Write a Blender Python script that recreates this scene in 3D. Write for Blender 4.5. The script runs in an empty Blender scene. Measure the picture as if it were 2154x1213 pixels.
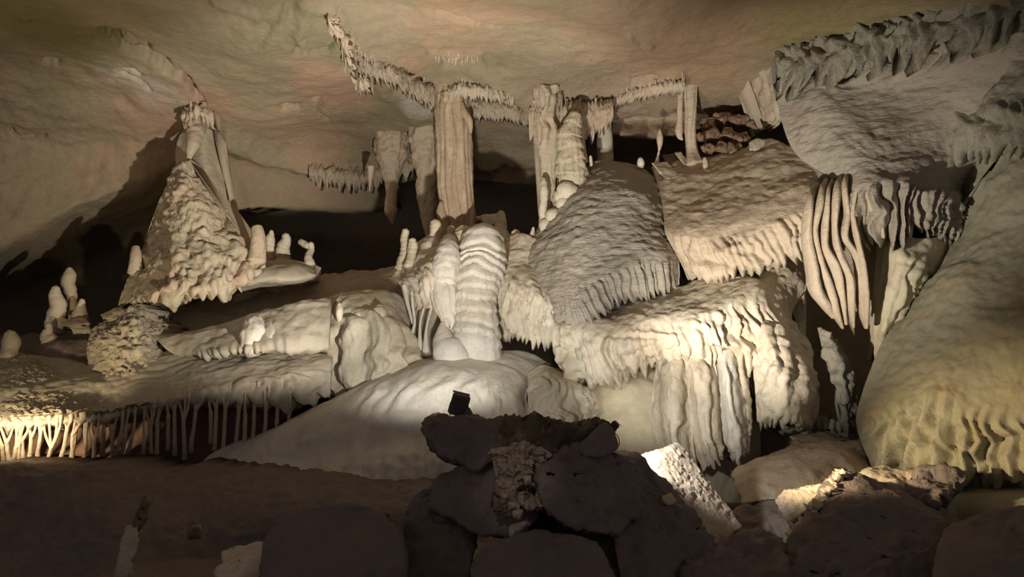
import bpy, bmesh, math, random
import numpy as np
from mathutils import Vector

# ------------------------------------------------------------------ camera, world, lamps, exposure
SC = bpy.context.scene
COL = SC.collection
F = 1700.0                      # focal length in pixels of a 2154 wide frame
CX, CY = 1077.0, 606.5
PITCH = math.radians(5.0)
EYE = 1.6
CA, SA = math.cos(PITCH), math.sin(PITCH)

def W(x, y, d):
    """world point seen at photo position (x, y) at distance d along the view axis"""
    x = np.asarray(x, float); y = np.asarray(y, float); d = np.asarray(d, float)
    cx = (x - CX) / F * d; cy = (CY - y) / F * d
    return np.stack([cx, d * CA - cy * SA, EYE + d * SA + cy * CA], -1)

cam_data = bpy.data.cameras.new('camera'); cam = bpy.data.objects.new('camera', cam_data); COL.objects.link(cam)
cam_data.sensor_width = 36.0; cam_data.lens = 36.0 * F / 2154.0
cam_data.clip_start = 0.05; cam_data.clip_end = 200
cam.location = (0, 0, EYE); cam.rotation_euler = (math.radians(90) + PITCH, 0, 0)
SC.camera = cam
SC.view_settings.view_transform = 'Standard'; SC.view_settings.look = 'None'
SC.view_settings.gamma = 1.0; SC.view_settings.use_curve_mapping = False
SC.view_settings.exposure = 0.0
SC.cycles.use_denoising = True
SC.cycles.max_bounces = 4; SC.cycles.diffuse_bounces = 3

world = bpy.data.worlds.new('cave_dark'); SC.world = world; world.use_nodes = True
world.node_tree.nodes['Background'].inputs[0].default_value = (1.0, 0.86, 0.86, 1)
world.node_tree.nodes['Background'].inputs[1].default_value = 0.145

def spot(name, src, tgt, power, color, size_deg, blend, radius=0.05):
    l = bpy.data.lights.new(name, 'SPOT'); o = bpy.data.objects.new(name, l); COL.objects.link(o)
    l.energy = power; l.color = color; l.spot_size = math.radians(size_deg); l.spot_blend = blend; l.shadow_soft_size = radius
    s = Vector(W(*src)); t = Vector(W(*tgt))
    o.location = s; o.rotation_euler = (t - s).to_track_quat('-Z', 'Y').to_euler()
    return o
WARM = (1.0, 0.89, 0.745); WHITE = (1.0, 0.94, 0.85); COOL = (0.86, 0.97, 0.80); AMBER = (1.0, 0.78, 0.48)
# show-cave lamps: the tilted floodlight and the small lamp on the rock pile, one just outside the view at left; also three added spots with no known lamp
L1 = (955, 863, 6.0); L2 = (-70, 925, 7.1); L3 = (1296, 885, 5.97)
spot('lamp_main_up', L1, (930, 60, 10.0), 640, WARM, 84, .9, .05)
spot('lamp_main_mid', L1, (880, 430, 10.0), 420, WHITE, 78, .4, .09)
spot('lamp_main_left', L1, (400, 450, 11.0), 950, WARM, 46, .8, .05)
spot('lamp_right_up', L3, (1720, 420, 9.5), 720, WARM, 66, .9, .05)
spot('lamp_right_low', L3, (1440, 650, 9.0), 240, WHITE, 64, .6, .05)
spot('lamp_right_side', L3, (2090, 960, 7.4), 620, AMBER, 38, .9, .05)
spot('lamp_slab', (1315, 900, 5.95), (1420, 985, 6.5), 75, WHITE, 60, .7, .04)
spot('lamp_rock', (1310, 872, 6.1), (1685, 1045, 6.4), 22, WARM, 12, .8, .03)
spot('lamp_left_up', L2, (300, 100, 10.0), 130, AMBER, 110, .8, .05)
spot('lamp_left_near', L2, (60, 885, 8.2), 190, AMBER, 56, .8, .05)
spot('added_spot_pile', (300, -900, 1.6), (1085, 1005, 5.2), 60, WARM, 9, .7, .03)  # added spot to brighten the popcorn strip, no lamp known there
spot('added_spot_slab', (-200, -900, 1.6), (505, 1185, 5.7), 30, WARM, 6, .5, .03)  # made-up source that lights only the sandy slab at lower left
spot('added_spot_spike', (900, -900, 1.6), (272, 1150, 5.7), 22, WARM, 5, .8, .03)  # unseen narrow beam added to pick out the crusty standing rock
spot('lamp_main_low', L1, (1190, 800, 8.6), 75, WHITE, 46, .9, .06)


# ------------------------------------------------------------------ noise and interpolation
_r = np.random.RandomState(7)
_perm = np.tile(_r.permutation(256), 3)
_g = _r.normal(size=(256, 3)); _g /= np.linalg.norm(_g, axis=1)[:, None]
def pn(p):
    p = np.asarray(p, float); sh = p.shape[:-1]; p = p.reshape(-1, 3)
    i = np.floor(p).astype(int); f = p - i; i &= 255
    u = f * f * f * (f * (f * 6 - 15) + 10)
    out = np.zeros(len(p))
    for a in (0, 1):
        for b in (0, 1):
            for c in (0, 1):
                h = _perm[_perm[_perm[i[:, 0] + a] + i[:, 1] + b] + i[:, 2] + c]
                w = (u[:, 0] if a else 1 - u[:, 0]) * (u[:, 1] if b else 1 - u[:, 1]) * (u[:, 2] if c else 1 - u[:, 2])
                out += w * (_g[h] * (f - (a, b, c))).sum(1)
    return out.reshape(sh) * 1.5
def fbm(p, o=4, gain=0.5):
    s = 0; a = 1.0; p = np.asarray(p, float)
    for k in range(o):
        s = s + a * pn(p + 17.3 * k); a *= gain; p = p * 2.03
    return s
def lumps(p):                     # rounded cauliflower lumps
    return 1 - np.abs(pn(p)) * 2 
def hashf(n): return np.modf(np.abs(np.sin(np.asarray(n, float) * 12.9898 + 4.1) * 43758.5453))[0]
def hermite(t, k, V):             # C1 interpolation through knots k with values V (n, c)
    k = np.asarray(k, float); V = np.asarray(V, float); n = len(k)
    if n == 2:
        w = ((t - k[0]) / (k[1] - k[0]))[:, None]; return V[0] * (1 - w) + V[1] * w
    dk = np.diff(k)[:, None]; s = np.diff(V, axis=0) / np.maximum(dk, 1e-9)
    m = np.zeros_like(V); m[0] = s[0]; m[-1] = s[-1]
    m[1:-1] = (s[:-1] * dk[1:] + s[1:] * dk[:-1]) / (dk[1:] + dk[:-1])
    j = np.clip(np.searchsorted(k, t, side='right') - 1, 0, n - 2)
    h = (k[j + 1] - k[j]); x = ((t - k[j]) / h)[:, None]; h = h[:, None]
    return (2*x**3 - 3*x**2 + 1) * V[j] + (x**3 - 2*x**2 + x) * h * m[j] + (-2*x**3 + 3*x**2) * V[j+1] + (x**3 - x**2) * h * m[j+1]
def smooth(a, b, x): t = np.clip((x - a) / (b - a), 0, 1); return t * t * (3 - 2 * t)

# ------------------------------------------------------------------ objects
def tag(o, label=None, cat=None, group=None, kind=None):
    if label: o['label'] = label
    if cat: o['category'] = cat
    if group: o['group'] = group
    if kind: o['kind'] = kind
    return o
WLOC = {}
SOFT = 0.55
def mesh_obj(name, V, faces, mat, parent=None, base=None, smooth_=True):
    V = np.asarray(V, float)
    if base is None:
        base = np.zeros(3) if parent is not None else np.array([V[:, 0].mean(), V[:, 1].mean(), V[:, 2].min()])
    off = base
    me = bpy.data.meshes.new(name); me.from_pydata((V - off).tolist(), [], faces); me.update()
    if smooth_: me.polygons.foreach_set('use_smooth', [True] * len(me.polygons))
    me.materials.append(mat)
    o = bpy.data.objects.new(name, me); COL.objects.link(o); o.location = base
    if parent is not None:
        o.parent = parent; o.location = Vector(base) - WLOC[parent.name]
    WLOC[o.name] = Vector(base)
    return o
def root_at(name, p):
    o = bpy.data.objects.new(name, None); COL.objects.link(o); o.location = p; o.empty_display_size = .1; WLOC[o.name] = Vector(p)
    return o

def grid_faces(nv, nu, closed_v=False, closed_u=False, off=0):
    a = np.arange(nv * nu).reshape(nv, nu) + off
    if closed_v: a = np.vstack([a, a[:1]])
    if closed_u: a = np.hstack([a, a[:, :1]])
    q = np.stack([a[:-1, :-1], a[1:, :-1], a[1:, 1:], a[:-1, 1:]], -1).reshape(-1, 4)
    return q.tolist()

def loft(name, rows, mat, parent=None, step=5.0, ribs=(), rough=(), thick=0.5, warp=None, base=None, solid=True, su=1.0):
    """a solid skinned over rows of (x, y, distance), top row first; ribs run down the rows"""
    R = [np.array(r, float) for r in rows]
    nrow = len(R)
    L = max(np.linalg.norm(np.diff(r[:, :2], axis=0), axis=1).sum() for r in R)
    nu = max(8, int(L / (step * su)))
    u = np.linspace(0, 1, nu)
    Q = []
    for r in R:
        l = np.concatenate([[0], np.cumsum(np.linalg.norm(np.diff(r[:, :2], axis=0), axis=1) + 1e-6)]); l /= l[-1]
        Q.append(hermite(u, l, r))
    Q = np.array(Q)                                                # rows, nu, 3
    kn = [0.0]; cnt = 0; vs = [0.0]
    for a in range(nrow - 1):
        dd = max(np.linalg.norm(Q[a + 1] - Q[a], axis=1).mean(), np.abs(Q[a+1][:, 2]-Q[a][:, 2]).mean() * 170)
        n = max(2, int(dd / step)); vs += [a + (j + 1) / n for j in range(n)]
    v = np.array(vs); nv = len(v)
    G = hermite(v, np.arange(nrow), Q.reshape(nrow, -1)).reshape(nv, nu, 3)
    vv = np.repeat(v[:, None], nu, 1)
    P0 = W(G[..., 0], G[..., 1], G[..., 2])
    out = np.zeros((nv, nu)); 
    for rb in ribs:
        ref = int(np.argmin(np.abs(v - rb.get('ref', rb['v'][0]))))
        U = np.concatenate([[0], np.cumsum(np.linalg.norm(np.diff(P0[ref], axis=0), axis=1))])
        Ug = np.repeat(U[None], nv, 0)
        seed = rb.get('seed', 0)
        wp = rb.get('warp', 0.6)
        ph = Ug / rb['period'] + 0.9 * pn(np.stack([Ug / rb['period'] * .35 + seed, vv * 0.3, vv * 0 + seed], -1)) \
             + wp * pn(np.stack([Ug / rb['period'] * .3, vv * rb.get('wv', 1.5) + seed, vv * 0 + 3.3], -1)) + rb.get('slant', 0) * vv
        fr = ph - np.floor(ph); idn = np.floor(ph)
        prof = 1 - np.abs(2 * fr - 1) ** rb.get('p', 2.2)
        sharp = rb.get('sharp', .55); tri = (1 - np.abs(2 * fr - 1)) ** 1.15
        f2 = ph * 2.63 + .7 * pn(np.stack([Ug / rb['period'] * .9, vv * .8 + seed, vv * 0 + 7.7], -1)); f2 = f2 - np.floor(f2)
        shape = (1 - sharp) * prof + sharp * tri + .22 * (1 - np.abs(2 * f2 - 1) - .5) * smooth(0, .25, fr) * (1 - smooth(.75, 1, fr))
        ar = 0.45 + 0.75 * hashf(idn + seed)
        a0, a1 = rb['v'][0], rb['v'][1]; ri = rb.get('ramp', 0.25)
        m = smooth(a0 - ri * (0.4 + hashf(idn + 5 + seed)), a0 + ri, vv) * (1 - smooth(a1, a1 + ri + .01, vv))
        m0 = smooth(a0 - ri, a0 + ri, vv) * (1 - smooth(a1, a1 + ri + .01, vv))
        if 'u' in rb:
            uu = np.repeat(u[None], nv, 0); e = rb.get('ue', .04)
            mu = smooth(rb['u'][0] - e, rb['u'][0] + e, uu) * (1 - smooth(rb['u'][1] - e, rb['u'][1] + e, uu)); m = m * mu; m0 = m0 * mu
        out += rb['amp'] * (m * shape * ar * 1.15 - .42 * m0)
        if 'tips' in rb:                                           # longer and shorter ends
            tv = rb.get('tv', a1); w = np.exp(-((vv - tv) / rb.get('tw', .3)) ** 2)
            G[..., 1] += w * rb['tips'] * (prof * (0.25 + hashf(idn + 9 + seed)) - .3) * (m if 'u' in rb else 1)
    P = W(G[..., 0], G[..., 1], G[..., 2])
    du = np.gradient(P0, axis=1); dv = np.gradient(P0, axis=0)
    n = np.cross(dv, du); n /= np.maximum(np.linalg.norm(n, axis=-1), 1e-9)[..., None]
    for _ in range(6):
        q = np.pad(n, ((1, 1), (1, 1), (0, 0)), 'edge'); n = (q[:-2, 1:-1] + q[2:, 1:-1] + q[1:-1, :-2] + q[1:-1, 2:] + n) / 5
    n /= np.maximum(np.linalg.norm(n, axis=-1), 1e-9)[..., None]
    for rg in rough:
        sc = np.array(rg.get('scale', (3, 3, 3)), float); amp = rg['amp'] * (SOFT if sc[0] < 6 else 1.35)
        m = 1.0
        if 'v' in rg: m = smooth(rg['v'][0] - .2, rg['v'][0] + .1, vv) * (1 - smooth(rg['v'][1] - .1, rg['v'][1] + .2, vv))
        q = P * sc + rg.get('seed', 0)
        q = q + 0.35 * pn(P * 1.7)[..., None]
        k = rg.get('kind', 'fbm')
        if k == 'fbm': e = fbm(q, rg.get('o', 4))
        elif k == 'lumps': e = (lumps(q) - .5)
        elif k == 'terr':                                          # stepped scallops
            t = q[..., 2] + 0.8 * fbm(q * np.array([1, 1, .4]) * .8, 2); f_ = t - np.floor(t); e = (1 - f_) ** 1.0 * smooth(0, .12, f_) - .4
        out += amp * m * e
    ue = np.minimum(u, 1 - u)[None]; out = out * (.15 + .85 * smooth(0, .035, ue))
    P = P + n * out[..., None]
    if solid:
        bk = np.array([0, thick, 0])
        P = np.concatenate([P, P[-1:] + bk + [0, 0, .02], P[:1] + bk], 0)
        nn = P.shape[0]
        fc = grid_faces(nn, nu, closed_v=True)
        V = P.reshape(-1, 3).tolist()
        for c, rev in ((0, False), (nu - 1, True)):
            idx = [r * nu + c for r in range(nn)]
            V.append(P[:, c].mean(0).tolist()); k = len(V) - 1
            for i in range(nn):
                a, b = idx[i], idx[(i + 1) % nn]
                fc.append((a, k, b) if rev else (b, k, a))
    else:
        fc = grid_faces(nv, nu); V = P.reshape(-1, 3)
    return mesh_obj(name, V, fc, mat, parent, base)

def lathe(name, pts, mat, parent=None, step=4.0, nseg=None, layers=None, flutes=None, rough=0.0, rscale=6.0, squash=1.0, base=None, cap_round=True, seed=0):
    """a tapering body along a spine of (x, y, distance, half width in photo pixels)"""
    A = np.array(pts, float)
    C = W(A[:, 0], A[:, 1], A[:, 2]); rad = A[:, 3] * A[:, 2] / F
    l = np.concatenate([[0], np.cumsum(np.linalg.norm(np.diff(C, axis=0), axis=1))])
    px = np.linalg.norm(np.diff(A[:, :2], axis=0), axis=1).sum()
    n = max(6, int(px / step) + 1); t = np.linspace(0, l[-1], n)
    S = hermite(t, l, np.hstack([C, rad[:, None]])); c = S[:, :3]; r = np.maximum(S[:, 3], 0.002)
    T = np.gradient(c, axis=0); T /= np.linalg.norm(T, axis=1)[:, None]
    nseg = nseg or int(np.clip(2 * math.pi * A[:, 3].max() / step, 8, 96))
    th = np.linspace(0, 2 * math.pi, nseg, endpoint=False)
    ex = np.array([1.0, 0, 0]) - T * T[:, :1]; bad = np.linalg.norm(ex, axis=1) < .2
    ex[bad] = np.array([0, 0, 1.0]); ex /= np.linalg.norm(ex, axis=1)[:, None]
    ey = np.cross(T, ex)
    rr = np.repeat(r[:, None], nseg, 1)
    dirv = np.cos(th)[None, :, None] * ex[:, None] + squash * np.sin(th)[None, :, None] * ey[:, None]
    P = c[:, None] + dirv * rr[..., None]
    tt = np.repeat(t[:, None], nseg, 1)
    k = np.ones_like(rr)
    if layers:
        per, amp = layers
        ph = tt / per + .5 * fbm(P * 2.5 + seed, 2); f_ = ph - np.floor(ph)
        k = k * (1 + amp * (f_ ** .5 * (1 - smooth(.86, 1.0, f_)) - .55) * (.65 + .7 * hashf(np.floor(ph) + seed)))
    if flutes:
        nf, amp = flutes
        ph = th[None] / (2 * math.pi) * nf + .8 * pn(np.stack([np.cos(th)[None] * 2 + 0 * tt, np.sin(th)[None] * 2 + 0 * tt, tt * 1.2], -1) + seed)
        k = k + amp * (np.abs(np.sin(ph * math.pi)) ** .7 - .6)
    if rough: k = k + rough * fbm(P * rscale + seed, 4)
    P = c[:, None] + dirv * (rr * k)[..., None]
    V = P.reshape(-1, 3).tolist(); fc = grid_faces(n, nseg, closed_u=True)
    for e, s in ((0, -1), (n - 1, 1)):
        V.append((c[e] + s * T[e] * r[e] * (.6 if cap_round else .02)).tolist()); m = len(V) - 1
        for j in range(nseg):
            a, b = e * nseg + j, e * nseg + (j + 1) % nseg
            fc.append((a, b, m) if s < 0 else (b, a, m))
    return mesh_obj(name, V, fc, mat, parent, base)

def boulder(name, pts, mat, parent=None, edge=0.05, soft=2, rough=0.03, rscale=3.0, lump=0.0, lscale=12.0, base=None, seed=0):
    """an angular block: the hull of hand placed corners (x, y, distance), broken up and worn"""
    bm = bmesh.new()
    for p in pts: bm.verts.new(W(*p))
    r = bmesh.ops.convex_hull(bm, input=bm.verts[:])
    bmesh.ops.delete(bm, geom=list({g for g in r['geom_interior'] + r['geom_unused'] if isinstance(g, bmesh.types.BMVert)}), context='VERTS')
    bmesh.ops.triangulate(bm, faces=bm.faces[:])
    for _ in range(9):
        es = [e for e in bm.edges if e.calc_length() > edge]
        if not es: break
        bmesh.ops.subdivide_edges(bm, edges=es, cuts=1)
        bmesh.ops.triangulate(bm, faces=[f for f in bm.faces if len(f.verts) > 3])
    for _ in range(soft): bmesh.ops.smooth_vert(bm, verts=bm.verts[:], factor=0.5, use_axis_x=True, use_axis_y=True, use_axis_z=True)
    bmesh.ops.recalc_face_normals(bm, faces=bm.faces[:])
    bm.normal_update()
    V = np.array([v.co[:] for v in bm.verts]); N = np.array([v.normal[:] for v in bm.verts])
    bm.verts.index_update()
    fc = [tuple(v.index for v in f.verts) for f in bm.faces]; bm.free()
    e = rough * fbm(V * rscale + seed, 5, .55)
    if lump: e = e + lump * (lumps(V * lscale + .4 * pn(V * lscale * .6)[:, None]) - .3) * smooth(-.5, .4, pn(V * 1.3 + seed))
    V = V + N * e[:, None]
    return mesh_obj(name, V, fc, mat, parent, base)

# ------------------------------------------------------------------ materials
def stone(name, cols, scale=1.2, rough=0.75, bump=0.4, bscale=14, ripple=None, grain=.35, streak=None, spots=None, gloss=0.3, patches=()):
    """cols: list of (position, colour); ripple=(strength, across, up) draws little rimstone ripples in the surface"""
    m = bpy.data.materials.new(name); m.use_nodes = True; nt = m.node_tree; N = nt.nodes; Lk = nt.links
    bs = N['Principled BSDF']; bs.inputs['Roughness'].default_value = rough; bs.inputs['Specular IOR Level'].default_value = gloss
    geo = N.new('ShaderNodeNewGeometry'); pos = geo.outputs['Position']
    def noise(sc, det=5, mp=None, dist=0.3, rgh=.55):
        n = N.new('ShaderNodeTexNoise'); n.inputs['Scale'].default_value = sc; n.inputs['Detail'].default_value = det
        n.inputs['Distortion'].default_value = dist; n.inputs['Roughness'].default_value = rgh
        if mp:
            mm = N.new('ShaderNodeVectorMath'); mm.operation = 'MULTIPLY'; mm.inputs[1].default_value = mp
            Lk.new(pos, mm.inputs[0]); Lk.new(mm.outputs[0], n.inputs['Vector'])
        else: Lk.new(pos, n.inputs['Vector'])
        return n.outputs['Fac']
    def ramp(fac, cs):
        r = N.new('ShaderNodeValToRGB'); Lk.new(fac, r.inputs[0]); el = r.color_ramp.elements
        while len(el) < len(cs): el.new(.5)
        for e, (p, c) in zip(el, cs): e.position = p; e.color = (*c, 1)
        return r.outputs[0]
    def mix(fac, a, b, mode='MIX'):
        x = N.new('ShaderNodeMix'); x.data_type = 'RGBA'; x.blend_type = mode
        if isinstance(fac, float): x.inputs[0].default_value = fac
        else: Lk.new(fac, x.inputs[0])
        for s, q in ((6, a), (7, b)):
            if isinstance(q, tuple): x.inputs[s].default_value = (*q, 1)
            else: Lk.new(q, x.inputs[s])
        return x.outputs[2]
    col = ramp(noise(scale, 5), cols)
    if streak:                                                     # runs down the flow
        amt, c2, sc = streak
        f = ramp(noise(1.0, 5, (sc, sc, sc * .12)), [(.48, (0, 0, 0)), (.68, (amt, amt, amt))])
        col = mix(f, col, c2)
    if spots:
        amt, c2, sc = spots
        f = ramp(noise(sc, 6, None, 1.0, .65), [(.52, (0, 0, 0)), (.66, (amt, amt, amt))])
        col = mix(f, col, c2)
    for (cen, rad, c2, amt) in patches:                            # mineral stains with an outline of their own
        d = N.new('ShaderNodeVectorMath'); d.operation = 'SUBTRACT'; Lk.new(pos, d.inputs[0]); d.inputs[1].default_value = cen
        s_ = N.new('ShaderNodeVectorMath'); s_.operation = 'DIVIDE'; Lk.new(d.outputs[0], s_.inputs[0]); s_.inputs[1].default_value = rad
        ln = N.new('ShaderNodeVectorMath'); ln.operation = 'LENGTH'; Lk.new(s_.outputs[0], ln.inputs[0])
        ad = N.new('ShaderNodeMath'); ad.operation = 'MULTIPLY_ADD'; Lk.new(noise(2.2, 6, None, .8), ad.inputs[0]); ad.inputs[1].default_value = 1.5; Lk.new(ln.outputs['Value'], ad.inputs[2])
        f = ramp(ad.outputs[0], [(.0, (amt,) * 3), (1.0, (0, 0, 0))]) if False else None
        mr = N.new('ShaderNodeMapRange'); Lk.new(ad.outputs[0], mr.inputs[0]); mr.inputs[1].default_value = 1.35; mr.inputs[2].default_value = 1.9; mr.inputs[3].default_value = amt; mr.inputs[4].default_value = 0
        col = mix(mr.outputs[0], col, c2)
    fine = ramp(noise(bscale * 1.5, 6, None, 0, .7), [(.3, (.84, .83, .82)), (.7, (1, 1, 1))])
    col = mix(1.0, col, fine, 'MULTIPLY')
    Lk.new(col, bs.inputs['Base Color'])
    b = N.new('ShaderNodeBump'); b.inputs['Strength'].default_value = bump; b.inputs['Distance'].default_value = 0.04
    Lk.new(noise(bscale, 8, None, .4, .6), b.inputs['Height']); nrm = b.outputs[0]
    if grain:
        b3 = N.new('ShaderNodeBump'); b3.inputs['Strength'].default_value = grain; b3.inputs['Distance'].default_value = 0.012
        Lk.new(noise(bscale * 4, 6, None, .6, .7), b3.inputs['Height']); Lk.new(nrm, b3.inputs['Normal']); nrm = b3.outputs[0]
    if ripple:
        st, ac, up = ripple
        w = noise(1.0, 3, (ac, ac, up), .5, .5)
        b2 = N.new('ShaderNodeBump'); b2.inputs['Strength'].default_value = st; b2.inputs['Distance'].default_value = 0.05
        Lk.new(w, b2.inputs['Height']); Lk.new(nrm, b2.inputs['Normal']); nrm = b2.outputs[0]
    Lk.new(nrm, bs.inputs['Normal'])
    return m
def plain(name, c, rough=.6, metal=0.0, emit=None):
    m = bpy.data.materials.new(name); m.use_nodes = True; b = m.node_tree.nodes['Principled BSDF']
    b.inputs['Base Color'].default_value = (*c, 1); b.inputs['Roughness'].default_value = rough; b.inputs['Metallic'].default_value = metal
    if emit: b.inputs['Emission Color'].default_value = (*emit[0], 1); b.inputs['Emission Strength'].default_value = emit[1]
    nt = m.node_tree; n = nt.nodes.new('ShaderNodeTexNoise'); n.inputs['Scale'].default_value = 60
    bp = nt.nodes.new('ShaderNodeBump'); bp.inputs['Strength'].default_value = .15; bp.inputs['Distance'].default_value = .005
    nt.links.new(n.outputs['Fac'], bp.inputs['Height']); nt.links.new(bp.outputs[0], b.inputs['Normal'])
    return m

# limestone kinds
CALC = stone('white_calcite', [(.3, (.75, .71, .62)), (.5, (.80, .77, .70)), (.7, (.73, .71, .62))], .9, .6, .35, 16, streak=(.5, (.62, .52, .38), 5))
CREAM = stone('cream_flowstone', [(.3, (.66, .57, .43)), (.5, (.74, .67, .54)), (.7, (.62, .60, .47))], 1.1, .65, .5, 14, streak=(.6, (.55, .42, .28), 6))
GREY = stone('grey_rippled_flowstone', [(.3, (.36, .32, .265)), (.5, (.43, .39, .325)), (.7, (.37, .355, .29))], .9, .8, .35, 20, ripple=(.45, 7, 26))
SMOOTHGREY = stone('smooth_grey_flowstone', [(.3, (.50, .45, .36)), (.5, (.57, .52, .42)), (.7, (.47, .46, .36))], .8, .8, .3, 10)
BROWNFLOW = stone('brown_flowstone', [(.3, (.50, .40, .29)), (.5, (.60, .50, .38)), (.72, (.52, .47, .36))], 1.0, .75, .5, 14, ripple=(.25, 6, 20))
PINK = stone('pinkish_flowstone', [(.3, (.66, .50, .38)), (.5, (.64, .55, .41)), (.7, (.58, .54, .40))], 1.5, .7, .7, 18)
ORANGE = stone('orange_column_stone', [(.3, (.39, .29, .20)), (.5, (.47, .355, .245)), (.7, (.41, .345, .25))], 1.3, .6, .6, 18, streak=(.7, (.74, .62, .46), 9))
ROUGH = stone('crusty_cave_rock', [(.3, (.50, .44, .33)), (.5, (.63, .56, .43)), (.7, (.53, .48, .37))], 2.5, .9, .8, 26, spots=(.3, (.30, .24, .16), 7))
POPCORN = stone('cave_popcorn', [(.3, (.66, .54, .42)), (.5, (.76, .65, .52)), (.7, (.68, .57, .45))], 3, .9, .5, 40, spots=(.5, (.36, .27, .2), 14))
DARK = stone('dark_brown_rock', [(.3, (.20, .165, .15)), (.5, (.27, .22, .195)), (.7, (.22, .19, .17))], 2.2, .85, .8, 18, spots=(.5, (.34, .27, .22), 5))
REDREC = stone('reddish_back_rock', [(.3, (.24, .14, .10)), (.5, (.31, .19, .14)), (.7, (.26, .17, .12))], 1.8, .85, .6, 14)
OLIVE = stone('olive_wall_rock', [(.3, (.33, .30, .20)), (.5, (.39, .37, .27)), (.7, (.34, .345, .25))], .7, .85, .4, 12, spots=(.5, (.40, .31, .17), 2.2))
GREENROCK = stone('greenish_damp_rock', [(.3, (.33, .31, .235)), (.5, (.38, .37, .295)), (.7, (.33, .30, .24))], 1.2, .8, .9, 12, ripple=(.3, 5, 14))
YELLOW = stone('yellow_smooth_wall', [(.3, (.66, .55, .36)), (.5, (.72, .64, .46)), (.7, (.62, .62, .46))], 1.1, .65, .25, 8)
RUBBLE = stone('red_brown_rubble', [(.3, (.26, .16, .11)), (.5, (.44, .30, .22)), (.7, (.34, .24, .16))], 5, .9, 1.0, 22)

RIDGEM = stone('ceiling_fringe_stone', [(.3, (.40, .33, .25)), (.5, (.48, .40, .31)), (.7, (.43, .36, .27))], 2, .8, .7, 18)
def wp(x, y, d): return tuple(float(a) for a in W(x, y, d))
OLV = (.31, .275, .17); TAN = (.405, .335, .24); PNK = (.52, .33, .235); WHT = (.60, .54, .47)
def cd(x, y): # distance of the bare ceiling and back wall
    x = np.asarray(x, float); y = np.asarray(y, float)
    el = np.maximum((CY - y) / F * CA + SA, .02)
    lift = 3.6 + 0.45 * smooth(500, -400, x) * 0 - .25 * smooth(1500, 2200, x)
    dp = lift / el
    dc = np.interp(x, [-900, -200, 100, 300, 550, 800, 1300, 1700, 2200, 3000], [10.0, 11.6, 12.2, 12.5, 13.8, 14.6, 14.0, 12.5, 11, 10])
    dc = dc + 7.0 * smooth(470, 560, x) * (1 - smooth(1120, 1200, x)) * np.where(x < 840, smooth(438, 444, y), smooth(386, 393, y))
    dc = dc + 3.2 * smooth(470, 380, x) * smooth(500, 650, y + .45 * x)
    k = .75
    return -k * np.log(np.exp(-dp / k) + np.exp(-dc / k))
def cpatch(x, y, r, c, a, sy=1.0):
    d = float(cd(x, y)); p = wp(x, y, d); s = r * d / F
    return (p, (s, s * 2.2 * sy, .8 * s + .5), c, a)
CEIL = stone('ceiling_rock', [(.30, OLV), (.46, TAN), (.56, (.39, .33, .22)), (.72, PNK)], .55, .85, .8, 9,
    spots=(.35, (.30, .25, .15), 1.6),
    patches=[cpatch(300, 185, 75, WHT, .9), cpatch(245, 55, 70, (.46, .37, .24), .7), cpatch(330, 265, 90, PNK, .55), cpatch(440, 205, 60, PNK, .6),
             cpatch(690, 185, 95, (.58, .38, .28), .8), cpatch(640, 290, 90, (.52, .37, .26), .7), cpatch(880, 225, 45, WHT, .8),
             cpatch(1300, 290, 160, (.46, .34, .25), .6), cpatch(1480, 120, 150, (.50, .33, .22), .6), cpatch(1330, 60, 130, (.52, .36, .26), .5),
             cpatch(640, 60, 90, (.30, .28, .18), .9), cpatch(100, 60, 130, (.27, .25, .12), .8), cpatch(500, 120, 120, (.32, .29, .19), .7),
             cpatch(1560, 250, 70, (.56, .35, .25), .7), cpatch(960, 60, 110, (.48, .33, .22), .5), cpatch(1750, 40, 150, (.34, .29, .13), .7)])

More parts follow.
